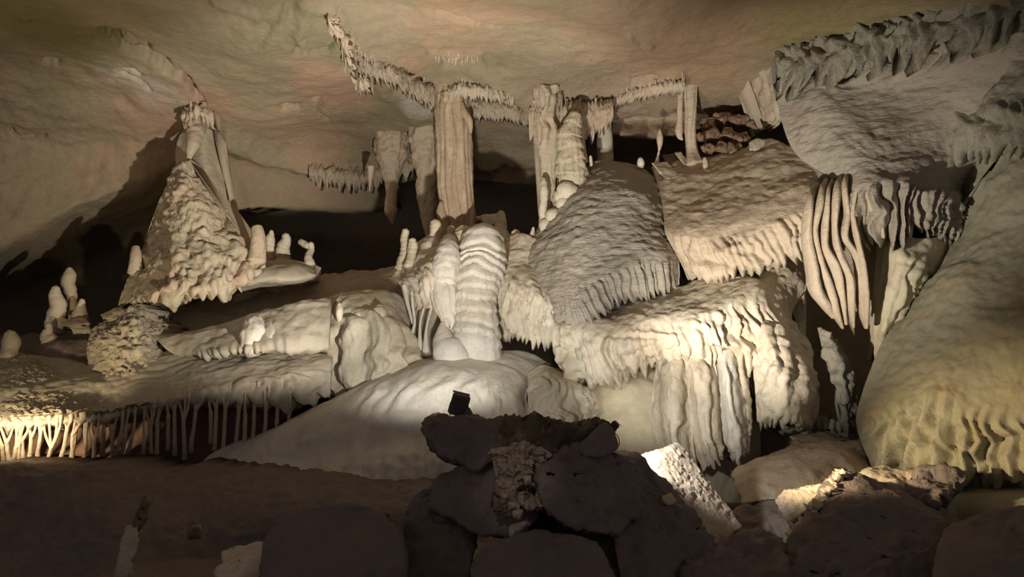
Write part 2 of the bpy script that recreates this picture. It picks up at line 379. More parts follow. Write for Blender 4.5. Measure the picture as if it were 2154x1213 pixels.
# ------------------------------------------------------------------ the setting
def seg_dist(X, Y, poly):
    best = np.full(X.shape, 1e9); P = np.array(poly, float)
    for (ax, ay), (bx, by) in zip(P[:-1], P[1:]):
        dx, dy = bx - ax, by - ay; t = np.clip(((X - ax) * dx + (Y - ay) * dy) / (dx * dx + dy * dy), 0, 1)
        best = np.minimum(best, np.hypot(X - ax - t * dx, Y - ay - t * dy))
    return best
RIDGE = [(640, 2), (700, 22), (730, 62), (765, 115), (830, 140), (870, 165), (915, 190), (1000, 182), (1060, 190), (1130, 226), (1200, 214), (1270, 212), (1330, 192), (1430, 172)]
FEAT = [  # polyline, half width px, height m (negative cuts)
    (RIDGE, 16, .10), ([(915, 300), (820, 225), (770, 140)], 12, .05),
    ([(50, 52), (110, 55), (170, 68), (215, 72)], 5, -.06), ([(215, 62), (245, 75), (275, 95), (312, 102)], 6, -.10), ([(240, 88), (270, 112), (330, 122), (370, 150), (395, 165), (408, 195), (425, 218)], 6, -.09),
    ([(250, 155), (278, 152), (296, 162)], 5, -.08), ([(250, 165), (290, 180), (315, 200)], 3, -.05), ([(95, 152), (108, 148), (120, 155)], 6, -.08), ([(28, 268), (40, 285), (65, 284), (95, 281)], 4, -.07),
    ([(600, 5), (575, 45), (566, 70), (548, 92)], 4, .05), ([(628, 96), (655, 104), (690, 102), (718, 94)], 6, -.16), ([(595, 221), (628, 226)], 3, -.06),
    ([(640, 30), (628, 60), (640, 92)], 14, .06), ([(660, 215), (680, 235), (668, 250), (690, 262)], 3, -.04),
    ([(450, 0), (540, 22), (590, 20)], 10, .05), ([(905, 120), (950, 128), (1010, 132)], 7, .06), ([(940, 145), (1010, 152)], 8, -.06),
    ([(1320, 60), (1345, 75), (1370, 82)], 5, .07), ([(920, 30), (980, 40), (1030, 58)], 5, -.03),
    ([(480, 288), (560, 322), (620, 335), (680, 350), (740, 360), (800, 345), (860, 332), (930, 325), (1010, 345), (1060, 325), (1130, 330)], 20, .22),
    ([(1290, 250), (1400, 250), (1450, 235)], 5, -.05), ([(1330, 178), (1380, 172)], 3, -.05)]
def cave_shell():
    xs = np.concatenate([np.arange(-1500, -60, 40), np.arange(-60, 2220, 4), np.arange(2220, 3700, 40)])
    ys = np.concatenate([np.array([-9000, -6000, -4000, -3000, -2200, -1600, -1200, -900, -700, -520, -400, -300, -220, -160, -110, -70, -40]), np.arange(-20, 470, 3.5), np.arange(470, 1120, 12)])
    X, Y = np.meshgrid(xs, ys); D = cd(X, Y)
    P = W(X, Y, D); P[..., 2] = np.minimum(P[..., 2], 5.35)
    n = np.cross(np.gradient(P, axis=0), np.gradient(P, axis=1)); n /= np.maximum(np.linalg.norm(n, axis=-1), 1e-9)[..., None]
    e = .20 * fbm(P * .35 + 5, 2) + .045 * fbm(P * 1.1, 3) + .018 * fbm(P * 4, 5)
    e += .05 * np.maximum(0, fbm(P * 2.2 + 9, 3)) * (smooth(500, 200, X) * smooth(30, 120, Y))
    wob = np.stack([X / 30, Y / 30, 0 * X], -1)
    XX = X + 8 * fbm(wob, 3); YY = Y + 7 * fbm(wob + 40, 3)
    for poly, w, h in FEAT:
        e += (h * 2 if h < 0 else h) * np.exp(-(seg_dist(XX, YY, poly) / w) ** 2)
    P = P + n * e[..., None]
    k = int(np.searchsorted(ys, 405))
    for nm, a, b in (('ceiling', 0, k + 1), ('wall_back', k, len(ys))):
        V = P[a:b]; o = mesh_obj(nm, V.reshape(-1, 3), grid_faces(V.shape[0], V.shape[1]), CEIL, base=np.zeros(3))
        tag(o, 'smooth tan and pink cave ceiling with cracks' if nm == 'ceiling' else 'shadowed brown rock wall at the back of the chamber', kind='structure')
    return P, xs, ys
WALLM = stone('back_wall_rock', [(.3, (.22, .16, .11)), (.5, (.33, .25, .17)), (.7, (.27, .22, .14))], .8, .9, .5, 8)
SHELL, SXS, SYS = cave_shell()
def on_shell(x, y):  # point of the real ceiling surface nearest to that direction
    i = int(np.argmin(abs(SYS - y))); j = int(np.argmin(abs(SXS - x))); return SHELL[i, j]

# cave floor
gx, gy = np.meshgrid(np.linspace(-14, 14, 240), np.linspace(1.0, 18, 200))
gp = np.stack([gx, gy, 0 * gx], -1); gp[..., 2] = .10 * fbm(gp * .7, 4) + .03 * fbm(gp * 3, 3) - .05
tag(mesh_obj('floor', gp.reshape(-1, 3), grid_faces(200, 240), DARK, base=np.zeros(3)), 'dark uneven cave floor', kind='structure')

# right wall
rw = loft('wall_right', [
    [(1940, 290, 10.0), (2050, 300, 9.0), (2160, 300, 8.5), (2500, 270, 8.0)],
    [(1965, 400, 9.8), (2045, 410, 8.9), (2160, 400, 8.25), (2500, 360, 7.7)],
    [(1960, 530, 9.5), (2045, 500, 8.65), (2160, 480, 8.2), (2500, 450, 7.3)],
    [(1900, 650, 9.0), (1980, 600, 8.5), (2120, 600, 7.9), (2500, 580, 6.9)],
    [(1845, 740, 8.7), (1950, 710, 8.2), (2100, 700, 7.6), (2500, 690, 6.7)],
    [(1802, 870, 8.35), (1890, 840, 7.95), (1985, 830, 7.55), (2050, 865, 7.35), (2160, 870, 7.1), (2500, 880, 6.4)],
    [(1812, 930, 8.3), (1890, 910, 7.9), (1985, 920, 7.5), (2050, 940, 7.3), (2160, 940, 7.05), (2500, 960, 6.45)],
    [(1835, 992, 8.3), (1920, 990, 7.9), (2000, 1000, 7.5), (2080, 1010, 7.3), (2160, 1010, 7.1), (2500, 1010, 6.7)],
    [(1850, 1100, 8.8), (1930, 1110, 8.5), (2000, 1110, 8.3), (2160, 1110, 8.0), (2500, 1110, 7.4)]],
    OLIVE, step=4.5, thick=1.5, base=np.zeros(3),
    ribs=[dict(period=.13, amp=.10, v=(5.1, 6.9), ramp=.35, seed=3, p=1.8, warp=.9), dict(period=.33, amp=.16, v=(5.5, 7.2), ramp=.4, seed=8, p=2, slant=.6)],
    rough=[dict(scale=(1.2, 1.2, 1.2), amp=.10), dict(scale=(9, 9, 9), amp=.012), dict(scale=(5, 5, 5), amp=.05, v=(0, 1.5))])
tag(rw, 'smooth olive grey cave wall with a fluted ledge low down', kind='structure')

def thing(o, label, cat, group=None): return tag(o, label, cat, group, 'thing')

# ------------------------------------------------------------------ upper right flowstone
o = loft('upper_flowstone', [
    [(1640, 128, 9.9), (1700, 95, 9.6), (1800, 75, 9.3), (1900, 45, 8.9), (2050, 5, 8.3), (2250, -60, 7.7)],
    [(1632, 165, 9.75), (1700, 150, 9.4), (1800, 140, 9.1), (1900, 120, 8.8), (2050, 70, 8.2), (2250, 20, 7.6)],
    [(1645, 260, 9.6), (1720, 215, 9.15), (1820, 200, 9.0), (1930, 190, 8.75), (2060, 180, 8.35), (2250, 160, 7.8)],
    [(1680, 330, 9.45), (1760, 300, 8.9), (1850, 290, 8.7), (1940, 280, 8.65), (2050, 290, 8.6), (2150, 300, 8.6)],
    [(1760, 385, 9.0), (1800, 370, 8.65), (1860, 360, 8.5), (1930, 360, 8.5), (2000, 385, 8.9), (2070, 385, 9.4)],
    [(1768, 430, 8.85), (1810, 400, 8.5), (1870, 388, 8.38), (1940, 392, 8.4), (1995, 405, 8.65), (2022, 430, 8.95)],
    [(1770, 480, 8.9), (1820, 450, 8.6), (1870, 440, 8.5), (1940, 445, 8.5), (1985, 450, 8.75), (2020, 455, 9.0)],
    [(1790, 520, 9.1), (1840, 495, 8.8), (1870, 495, 8.7), (1930, 485, 8.7), (1970, 480, 8.9), (2008, 482, 9.1)],
    [(1790, 500, 9.7), (1840, 480, 9.6), (1870, 480, 9.6), (1930, 475, 9.6), (1970, 470, 9.6), (2008, 470, 9.7)]],
    GREY, step=4, thick=.6, ribs=[dict(period=.115, amp=.13, v=(5.0, 7.2), ramp=.3, seed=1, p=1.9, warp=1.0, tips=26, tv=7, tw=.5, slant=.25),
                                   dict(period=.42, amp=.22, v=(.0, 1.3), ramp=.35, seed=5, p=2)],
    rough=[dict(scale=(1.3, 1.3, 1.6), amp=.10), dict(kind='terr', scale=(1.2, 1.2, 6), amp=.022, v=(1.2, 4.2)), dict(scale=(8, 8, 14), amp=.012)])
UP = thing(o, 'large grey rippled flowstone cascade reaching up to the ceiling at the upper right', 'flowstone')

# a ragged rim of short draperies along the top of it
loft('drapery_rim', [
    [(1632, 92, 9.75), (1700, 72, 9.35), (1800, 45, 8.95), (1900, 12, 8.55), (2000, -18, 8.15), (2180, -70, 7.6)],
    [(1630, 112, 9.55), (1700, 96, 9.2), (1800, 72, 8.8), (1900, 42, 8.4), (2000, 14, 8.0), (2180, -36, 7.45)],
    [(1634, 140, 9.5), (1700, 126, 9.15), (1800, 104, 8.75), (1900, 76, 8.36), (2000, 50, 7.98), (2180, 0, 7.4)],
    [(1640, 168, 9.55), (1700, 152, 9.2), (1800, 128, 8.85), (1900, 100, 8.45), (2000, 76, 8.05), (2180, 30, 7.5)]],
    GREENROCK, parent=UP, step=3.4, thick=.25, base=W(1800, 128, 8.85),
    ribs=[dict(period=.17, amp=.11, v=(.5, 4), seed=301, ramp=.5, tips=34, tv=3, tw=.8, p=1.6, warp=1.0), dict(period=.5, amp=.12, v=(.4, 4), seed=302, ramp=.5, tips=20, tv=3, tw=.8)],
    rough=[dict(scale=(4, 4, 4), amp=.07), dict(scale=(12, 12, 8), amp=.02)])

# middle fan slope with its drapery fringe
o = loft('fan_flowstone', [
    [(1370, 350, 10.9), (1450, 335, 10.9), (1545, 318, 10.7), (1610, 290, 10.4), (1680, 320, 9.9), (1770, 370, 9.4)],
    [(1385, 395, 10.4), (1470, 385, 10.2), (1560, 365, 10.0), (1640, 350, 9.75), (1710, 360, 9.5), (1785, 390, 9.2)],
    [(1395, 450, 9.9), (1480, 450, 9.5), (1570, 440, 9.3), (1640, 420, 9.2), (1710, 410, 9.05), (1790, 410, 8.95)],
    [(1400, 492, 9.6), (1490, 500, 9.2), (1570, 488, 9.05), (1640, 465, 8.95), (1710, 450, 8.85), (1800, 440, 8.8)],
    [(1425, 540, 9.6), (1500, 545, 9.15), (1570, 530, 9.0), (1640, 505, 8.95), (1700, 485, 8.9), (1800, 470, 8.85)],
    [(1448, 590, 9.7), (1500, 585, 9.25), (1570, 572, 9.1), (1640, 555, 9.05), (1695, 528, 9.0), (1800, 500, 8.95)],
    [(1448, 580, 10.4), (1500, 575, 10.3), (1570, 562, 10.2), (1640, 545, 10.1), (1695, 510, 10.0), (1800, 490, 9.8)]],
    BROWNFLOW, step=4, thick=.4,
    ribs=[dict(period=.095, amp=.065, v=(3.0, 5.3), ramp=.35, seed=11, p=1.8, tips=13, tv=5, tw=.5), dict(period=.3, amp=.07, v=(3.4, 5.3), ramp=.3, seed=13)],
    rough=[dict(scale=(1.3, 1.3, 1.6), amp=.10), dict(scale=(9, 9, 14), amp=.012)])
FAN = thing(o, 'brown fan of flowstone with a fluted fringe below the upper right cascade', 'flowstone')

# long drapery bands
o = root_at('long_draperies', wp(1800, 690, 8.8)); LONG = thing(o, 'long curved grey drapery bands with black gaps hanging from the cascade', 'drapery')
bands = [
 [(1700, 445), (1697, 500), (1707, 560), (1716, 610), (1735, 640), (1752, 668)],
 [(1722, 432), (1712, 480), (1722, 545), (1740, 600), (1758, 660), (1772, 690)],
 [(1738, 425), (1735, 470), (1733, 520), (1752, 560), (1766, 620), (1779, 682)],
 [(1757, 420), (1755, 480), (1765, 540), (1782, 580), (1788, 640), (1795, 688)],
 [(1775, 410), (1782, 450), (1776, 500), (1796, 530), (1808, 600), (1812, 650), (1822, 690)],
 [(1798, 405), (1792, 445), (1802, 500), (1812, 560), (1818, 620), (1822, 690)],
 [(1815, 400), (1830, 440), (1850, 470), (1858, 500)],
]
wid = [(9, 9, 11, 14, 12, 4), (8, 7, 8, 11, 9, 3), (6, 7, 9, 13, 10, 4), (8, 6, 9, 12, 9, 3), (7, 6, 7, 7, 8, 8, 4), (5, 5, 6, 9, 9, 4), (6, 6, 5, 3)]
for k, (b, w) in enumerate(zip(bands, wid)):
    d0 = 8.55 + .03 * (6 - k)
    pts = [(b[0][0] + 14, b[0][1] - 40, d0 + .45, w[0])] + [(x, y, d0 + .12 * (j / 5), w[j] * (.95 if j < 3 else .82)) for j, (x, y) in enumerate(b)]
    lathe('drapery_band', pts, BROWNFLOW, parent=LONG, step=3.5, squash=2.6, rough=.10, rscale=5, flutes=(4, .15), seed=k, base=W(b[-1][0], b[-1][1], d0))

# inner wall to the right of the bands, and the shadowed recess wall
o = loft('recess_wall', [
    [(1560, 560, 10.4), (1700, 500, 10.6), (1850, 480, 10.0), (1950, 480, 9.6), (2010, 500, 9.4)],
    [(1560, 700, 10.2), (1700, 650, 10.6), (1840, 620, 9.6), (1900, 600, 9.2), (1960, 600, 9.2)],
    [(1560, 800, 10.0), (1700, 780, 10.4), (1830, 720, 9.6), (1870, 720, 9.1), (1920, 720, 9.1)],
    [(1560, 960, 9.8), (1700, 930, 10.0), (1800, 900, 9.7), (1850, 900, 9.2), (1900, 900, 9.0)],
    [(1560, 1060, 9.6), (1700, 1040, 9.8), (1800, 1030, 9.7), (1850, 1030, 9.4), (1900, 1030, 9.2)]],
    PINK, step=7, thick=.6, rough=[dict(scale=(1.5, 1.5, 1.5), amp=.12), dict(scale=(8, 8, 8), amp=.015)])
thing(o, 'shadowed recess of bare rock behind the long hanging draperies', 'cave rock')
o = loft('tan_buttress', [
    [(1865, 470, 9.2), (1900, 490, 8.95), (1950, 500, 8.9), (2010, 490, 9.2)],
    [(1860, 530, 9.0), (1895, 540, 8.75), (1940, 560, 8.8), (1985, 560, 9.2)],
    [(1848, 610, 9.0), (1880, 620, 8.75), (1910, 640, 8.9), (1940, 640, 9.2)],
    [(1838, 690, 8.95), (1860, 700, 8.8), (1880, 700, 8.9), (1905, 690, 9.2)],
    [(1840, 760, 9.3), (1845, 762, 9.3), (1850, 760, 9.3), (1858, 752, 9.4)]],
    YELLOW, step=4, thick=.2, ribs=[dict(period=.12, amp=.08, v=(.8, 2.4), u=(.45, 1.1), ramp=.3, seed=4)],
    rough=[dict(scale=(3, 3, 3), amp=.06), dict(scale=(10, 10, 10), amp=.012)])
thing(o, 'tan rock buttress with a few small flutes beside the long draperies', 'cave rock')

o = loft('ragged_drapery', [
    [(1728, 688, 9.0), (1745, 700, 8.9), (1762, 712, 8.95)],
    [(1732, 750, 8.9), (1758, 748, 8.75), (1786, 760, 8.9)],
    [(1752, 805, 8.9), (1778, 800, 8.75), (1800, 810, 8.9)],
    [(1766, 860, 8.9), (1782, 860, 8.8), (1800, 850, 8.9)],
    [(1774, 905, 8.95), (1781, 922, 8.9), (1788, 900, 8.95)]],
    GREENROCK, step=3.5, thick=.12, ribs=[dict(period=.1, amp=.07, v=(.5, 4), seed=9)], rough=[dict(scale=(7, 7, 5), amp=.06)])
thing(o, 'ragged pale green stalactite drapery hanging in front of the black recess', 'stalactite')

# upper right side rocks beyond the cascade
o = loft('fluted_ledge', [
    [(1990, 120, 9.0), (2060, 90, 8.5), (2160, 60, 8.0), (2400, 20, 7.3)],
    [(1985, 200, 8.9), (2070, 180, 8.4), (2160, 170, 7.9), (2400, 150, 7.2)],
    [(1990, 270, 8.7), (2070, 265, 8.2), (2160, 260, 7.75), (2400, 250, 7.0)],
    [(2005, 330, 8.8), (2080, 325, 8.35), (2160, 320, 7.9), (2400, 310, 7.1)],
    [(2005, 320, 9.6), (2080, 315, 9.2), (2160, 310, 8.8), (2400, 300, 8)]],
    GREENROCK, step=4, thick=.4, ribs=[dict(period=.14, amp=.09, v=(1.6, 3.1), seed=21, tips=18, tv=3, tw=.5), dict(period=.5, amp=.16, v=(.3, 2), seed=23)],
    rough=[dict(scale=(2, 2, 3), amp=.10), dict(scale=(8, 8, 8), amp=.02)])
thing(o, 'greenish fluted rock ledge jutting out high on the right wall', 'cave rock')

# ------------------------------------------------------------------ dome flowstone in the middle right
o = loft('dome_flowstone', [
    [(1138, 470, 11.0), (1160, 430, 11.0), (1205, 375, 11.0), (1260, 345, 11.0), (1320, 348, 10.9), (1365, 362, 10.8), (1395, 395, 10.7), (1405, 440, 10.6)],
    [(1120, 500, 10.5), (1165, 455, 10.3), (1220, 405, 10.2), (1275, 380, 10.2), (1330, 385, 10.1), (1370, 405, 10.1), (1405, 440, 10.2), (1412, 480, 10.3)],
    [(1108, 560, 10.0), (1160, 520, 9.8), (1225, 475, 9.6), (1280, 455, 9.6), (1335, 460, 9.5), (1375, 475, 9.6), (1408, 495, 9.8), (1425, 520, 10.0)],
    [(1120, 620, 9.6), (1170, 600, 9.3), (1225, 575, 9.1), (1275, 548, 9.1), (1330, 530, 9.15), (1370, 528, 9.25), (1405, 535, 9.4), (1428, 545, 9.7)],
    [(1145, 655, 9.3), (1190, 650, 9.0), (1235, 620, 8.9), (1275, 590, 8.95), (1330, 568, 9.0), (1370, 560, 9.15), (1405, 565, 9.3), (1428, 572, 9.6)],
    [(1170, 690, 9.3), (1205, 690, 9.0), (1248, 665, 8.95), (1278, 638, 9.0), (1335, 628, 9.1), (1372, 615, 9.2), (1405, 606, 9.4), (1426, 600, 9.6)],
    [(1170, 680, 10.1), (1205, 680, 10), (1248, 655, 9.9), (1278, 628, 9.9), (1335, 618, 10), (1372, 605, 10.1), (1405, 596, 10.2), (1426, 590, 10.3)]],
    GREY, step=3.6, thick=.4,
    ribs=[dict(period=.085, amp=.075, v=(3.7, 5.4), ramp=.4, seed=31, p=1.8, tips=11, tv=5, tw=.4)],
    rough=[dict(scale=(1.2, 1.2, 1.4), amp=.10), dict(scale=(7, 7, 18), amp=.018, v=(0, 3.2))])
thing(o, 'big grey rippled dome of flowstone with a fringed lip right of the column', 'flowstone')

# fluted curtain hanging left of / under the dome
o = loft('fluted_curtain', [
    [(1062, 500, 10.6), (1090, 490, 10.5), (1120, 500, 10.4), (1150, 520, 10.2)],
    [(1058, 560, 10.1), (1090, 555, 10.0), (1125, 565, 9.9), (1160, 590, 9.7)],
    [(1045, 600, 9.85), (1080, 600, 9.6), (1120, 610, 9.45), (1170, 640, 9.2)],
    [(1045, 650, 9.8), (1080, 655, 9.55), (1120, 665, 9.4), (1172, 680, 9.15)],
    [(1058, 706, 9.85), (1085, 708, 9.6), (1120, 716, 9.45), (1175, 728, 9.2)],
    [(1058, 700, 10.4), (1085, 700, 10.3), (1120, 706, 10.2), (1175, 716, 10.1)]],
    CREAM, step=3.2, thick=.4,
    ribs=[dict(period=.075, amp=.07, v=(2.0, 4.4), ramp=.4, seed=41, p=1.7, tips=16, tv=4, tw=.4), dict(period=.22, amp=.05, v=(1.6, 4.4), seed=42)],
    rough=[dict(scale=(2.5, 2.5, 3), amp=.07), dict(scale=(12, 12, 12), amp=.01)])
thing(o, 'cream fluted curtain between the layered stalagmite and the grey dome', 'drapery')

# middle tier: long lip with draperies
o = loft('tiered_flowstone', [
    [(1235, 650, 9.5), (1290, 640, 9.5), (1360, 625, 9.45), (1430, 600, 9.45), (1510, 580, 9.4), (1590, 566, 9.4), (1640, 566, 9.5), (1690, 575, 9.7)],
    [(1180, 668, 9.2), (1270, 668, 9.0), (1350, 650, 8.95), (1430, 632, 8.95), (1510, 612, 8.95), (1590, 590, 9.05), (1650, 592, 9.3), (1695, 610, 9.6)],
    [(1165, 690, 9.0), (1255, 690, 8.75), (1340, 680, 8.65), (1420, 668, 8.6), (1500, 650, 8.6), (1580, 625, 8.75), (1635, 640, 9.0), (1665, 665, 9.3)],
    [(1163, 730, 8.95), (1240, 730, 8.65), (1320, 720, 8.55), (1400, 712, 8.5), (1480, 695, 8.5), (1570, 670, 8.65), (1640, 690, 8.9), (1690, 720, 9.2)],
    [(1180, 775, 9.0), (1240, 785, 8.7), (1310, 765, 8.65), (1385, 750, 8.6), (1470, 745, 8.6), (1570, 735, 8.7), (1650, 740, 8.9), (1705, 770, 9.2)],
    [(1205, 795, 9.15), (1260, 803, 8.95), (1320, 778, 8.95), (1390, 765, 8.85), (1470, 790, 8.8), (1570, 800, 8.9), (1650, 790, 9.0), (1705, 800, 9.3)],
    [(1205, 785, 9.7), (1260, 790, 9.7), (1320, 765, 9.7), (1390, 755, 9.7), (1470, 780, 9.6), (1570, 790, 9.6), (1650, 780, 9.7), (1705, 790, 9.8)]],
    CREAM, step=3.6, thick=.4,
    ribs=[dict(period=.10, amp=.075, v=(2.5, 5.5), ramp=1.0, seed=51, p=1.7, tips=20, tv=5, tw=.7, warp=.9, wv=.8), dict(period=.34, amp=.13, v=(2.9, 5.5), seed=52, ramp=1.1, warp=.9)],
    rough=[dict(scale=(1.6, 1.6, 1.8), amp=.10), dict(scale=(10, 10, 12), amp=.012)])
thing(o, 'cream tier of flowstone with a long rounded lip and forked flutes', 'flowstone')

# great hanging curtains: four folds each a part
o = root_at('great_curtain', wp(1500, 975, 8.3)); GC = thing(o, 'tall pale curtain of broad vertical folds above the bright slab', 'drapery')
def fold(rows, seed, mat=CREAM, per=.12, amp=.05, tips=14):
    loft('curtain_fold', rows, mat, parent=GC, step=3.6, thick=.25, base=W(*rows[-1][1]),
         ribs=[dict(period=per, amp=amp, v=(.3, 9), ramp=.4, seed=seed, p=2, tips=tips, tv=len(rows) - 1, tw=.35)],
         rough=[dict(scale=(3, 3, 1.3), amp=.05), dict(scale=(12, 12, 9), amp=.008)])
fold([[(1385, 715, 9.1), (1410, 712, 8.9), (1445, 715, 8.9)], [(1375, 805, 8.8), (1405, 800, 8.4), (1450, 805, 8.6)], [(1372, 870, 8.7), (1405, 870, 8.3), (1455, 870, 8.55)], [(1385, 935, 8.6), (1420, 935, 8.25), (1460, 935, 8.5)], [(1410, 1000, 8.6), (1430, 1010, 8.4), (1470, 1000, 8.5)]], 61, CREAM, .2, .07)
fold([[(1428, 745, 8.95), (1460, 745, 8.65), (1500, 740, 8.8)], [(1440, 800, 8.7), (1472, 800, 8.4), (1510, 800, 8.6)], [(1450, 880, 8.6), (1482, 880, 8.35), (1515, 880, 8.55)], [(1458, 940, 8.55), (1490, 940, 8.3), (1520, 940, 8.5)], [(1475, 985, 8.55), (1500, 978, 8.4), (1523, 960, 8.5)]], 62)
fold([[(1495, 735, 8.95), (1520, 735, 8.65), (1548, 730, 8.8)], [(1505, 800, 8.7), (1532, 800, 8.4), (1560, 800, 8.65)], [(1514, 880, 8.6), (1540, 880, 8.35), (1572, 880, 8.6)], [(1522, 930, 8.6), (1548, 935, 8.4), (1578, 925, 8.65)], [(1540, 955, 8.6), (1552, 965, 8.5), (1572, 945, 8.65)]], 63, CALC)
fold([[(1540, 720, 8.95), (1555, 720, 8.7), (1572, 715, 8.85)], [(1545, 780, 8.8), (1560, 780, 8.55), (1574, 780, 8.75)], [(1556, 860, 8.75), (1568, 860, 8.55), (1578, 860, 8.75)], [(1560, 910, 8.75), (1572, 915, 8.6), (1580, 905, 8.75)]], 64)

o = loft('bulging_curtain', [
    [(1580, 640, 9.0), (1610, 632, 8.95), (1640, 645, 9.05), (1660, 660, 9.3)],
    [(1583, 720, 8.75), (1620, 715, 8.55), (1665, 720, 8.7), (1703, 740, 9.1)],
    [(1585, 790, 8.65), (1625, 785, 8.35), (1680, 790, 8.45), (1722, 820, 9.0)],
    [(1590, 840, 8.7), (1630, 845, 8.35), (1685, 850, 8.45), (1724, 855, 9.0)],
    [(1592, 880, 8.85), (1635, 888, 8.55), (1680, 892, 8.6), (1712, 895, 9.0)],
    [(1592, 870, 9.5), (1635, 876, 9.4), (1680, 880, 9.4), (1712, 885, 9.6)]],
    CREAM, step=3.6, thick=.3, ribs=[dict(period=.2, amp=.07, v=(.3, 2.6), seed=71, ramp=.5), dict(period=.09, amp=.05, v=(3.3, 4.5), seed=72, tips=16, tv=4, tw=.5)],
    rough=[dict(scale=(3.2, 3.2, 3.2), amp=.09), dict(scale=(10, 10, 10), amp=.02)])
thing(o, 'bulging yellowish white rock curtain with a jagged lower edge beside the black recess', 'flowstone')
# row of little tips that runs on to the right of it
for k, (x, y, l) in enumerate([(1722, 885, 18), (1735, 888, 14), (1750, 892, 20), (1765, 896, 16)]):
    thing(lathe('stalactite', [(x, y - 8, 9.0, 8), (x, y + l * .4, 9.0, 5), (x + 1, y + l, 9.0, 1)], GREENROCK, step=3, rough=.2, seed=k), 'short greyish tip under the black recess, ' + ['first', 'second', 'third', 'last'][k] + ' in its row of four from the left', 'stalactite', 'short tips under the recess')
o = loft('recess_sill', [[(1640, 880, 9.4), (1720, 880, 9.3), (1800, 885, 9.2)], [(1640, 900, 9.2), (1720, 898, 9.05), (1800, 900, 9.05)], [(1640, 905, 9.4), (1720, 905, 9.4), (1800, 905, 9.3)]], GREENROCK, step=5, thick=.3, rough=[dict(scale=(6, 6, 6), amp=.06)])
thing(o, 'narrow rocky sill below the black recess', 'cave rock')

# yellow alcove wall
o = loft('yellow_alcove', [
    [(1150, 770, 9.9), (1240, 770, 9.7), (1320, 760, 9.6), (1400, 750, 9.6), (1600, 740, 9.7)],
    [(1150, 840, 9.4), (1240, 820, 9.15), (1320, 805, 9.05), (1400, 800, 9.1), (1600, 800, 9.4)],
    [(1150, 900, 9.2), (1240, 880, 8.9), (1320, 860, 8.8), (1400, 860, 8.9), (1600, 870, 9.3)],
    [(1150, 980, 8.9), (1240, 960, 8.6), (1320, 950, 8.5), (1400, 950, 8.7), (1600, 950, 9.3)],
    [(1150, 1090, 8.7), (1240, 1090, 8.4), (1320, 1090, 8.3), (1400, 1090, 8.5), (1600, 1090, 9.3)]],
    YELLOW, step=6, thick=.5, rough=[dict(scale=(1.6, 1.6, 1.6), amp=.09), dict(scale=(6, 6, 6), amp=.012)])
thing(o, 'smooth yellowish alcove wall left of the great curtain', 'flowstone')

# lower fluted skirt
o = loft('fluted_skirt', [
    [(1108, 790, 9.2), (1140, 768, 9.2), (1180, 780, 9.2), (1225, 805, 9.2)],
    [(1110, 815, 8.75), (1145, 800, 8.6), (1190, 805, 8.6), (1248, 825, 8.85)],
    [(1112, 860, 8.6), (1150, 855, 8.45), (1195, 855, 8.45), (1256, 860, 8.75)],
    [(1116, 910, 8.6), (1150, 910, 8.4), (1195, 910, 8.4), (1240, 905, 8.7)],
    [(1116, 980, 8.6), (1150, 980, 8.4), (1195, 980, 8.4), (1230, 980, 8.7)]],
    CREAM, step=3.4, thick=.4, ribs=[dict(period=.13, amp=.09, v=(.9, 5), ramp=.5, seed=81, warp=1.3, p=1.8), dict(period=.05, amp=.02, v=(.9, 5), seed=82)],
    rough=[dict(scale=(3, 3, 3), amp=.04)])
thing(o, 'cream fluted skirt hanging behind the middle of the dark rock pile', 'drapery')

# ------------------------------------------------------------------ central apron
o = loft('smooth_apron', [
    [(690, 850, 9.5), (790, 800, 9.5), (880, 756, 9.5), (960, 745, 9.6), (1050, 735, 9.7), (1110, 740, 9.8), (1160, 765, 9.8)],
    [(560, 905, 9.3), (700, 842, 9.1), (800, 800, 8.95), (885, 768, 8.95), (980, 762, 8.95), (1060, 770, 9.1), (1130, 790, 9.4)],
    [(480, 935, 9.15), (620, 888, 8.9), (770, 842, 8.65), (880, 810, 8.55), (985, 800, 8.55), (1065, 815, 8.7), (1108, 830, 8.95)],
    [(430, 965, 9.0), (600, 930, 8.75), (760, 890, 8.45), (880, 860, 8.35), (990, 850, 8.35), (1070, 860, 8.5), (1112, 870, 8.75)],
    [(420, 1000, 8.8), (600, 975, 8.6), (760, 940, 8.35), (880, 915, 8.25), (990, 905, 8.25), (1070, 910, 8.4), (1112, 920, 8.65)],
    [(420, 1060, 8.6), (600, 1040, 8.2), (760, 1020, 7.95), (880, 1000, 7.9), (990, 1000, 7.95), (1070, 1000, 8.2), (1112, 1000, 8.6)],
    [(420, 1150, 8.4), (600, 1150, 8.1), (760, 1150, 7.9), (880, 1150, 7.9), (990, 1150, 7.95), (1070, 1150, 8.2), (1112, 1150, 8.6)]],
    CALC, step=4.5, thick=.8, ribs=[dict(period=.07, amp=.022, v=(2.2, 5), u=(.72, 1.1), seed=91, ramp=.6), dict(period=.3, amp=.03, v=(1.2, 5), seed=92, u=(.45, 1.1), ramp=.6)],
    rough=[dict(scale=(1.0, 1.0, .7), amp=.09), dict(scale=(5, 5, 4), amp=.010), dict(scale=(7, 7, 2), amp=.05, v=(4.6, 6))])
thing(o, 'broad smooth white flowstone apron behind the floodlight', 'flowstone')

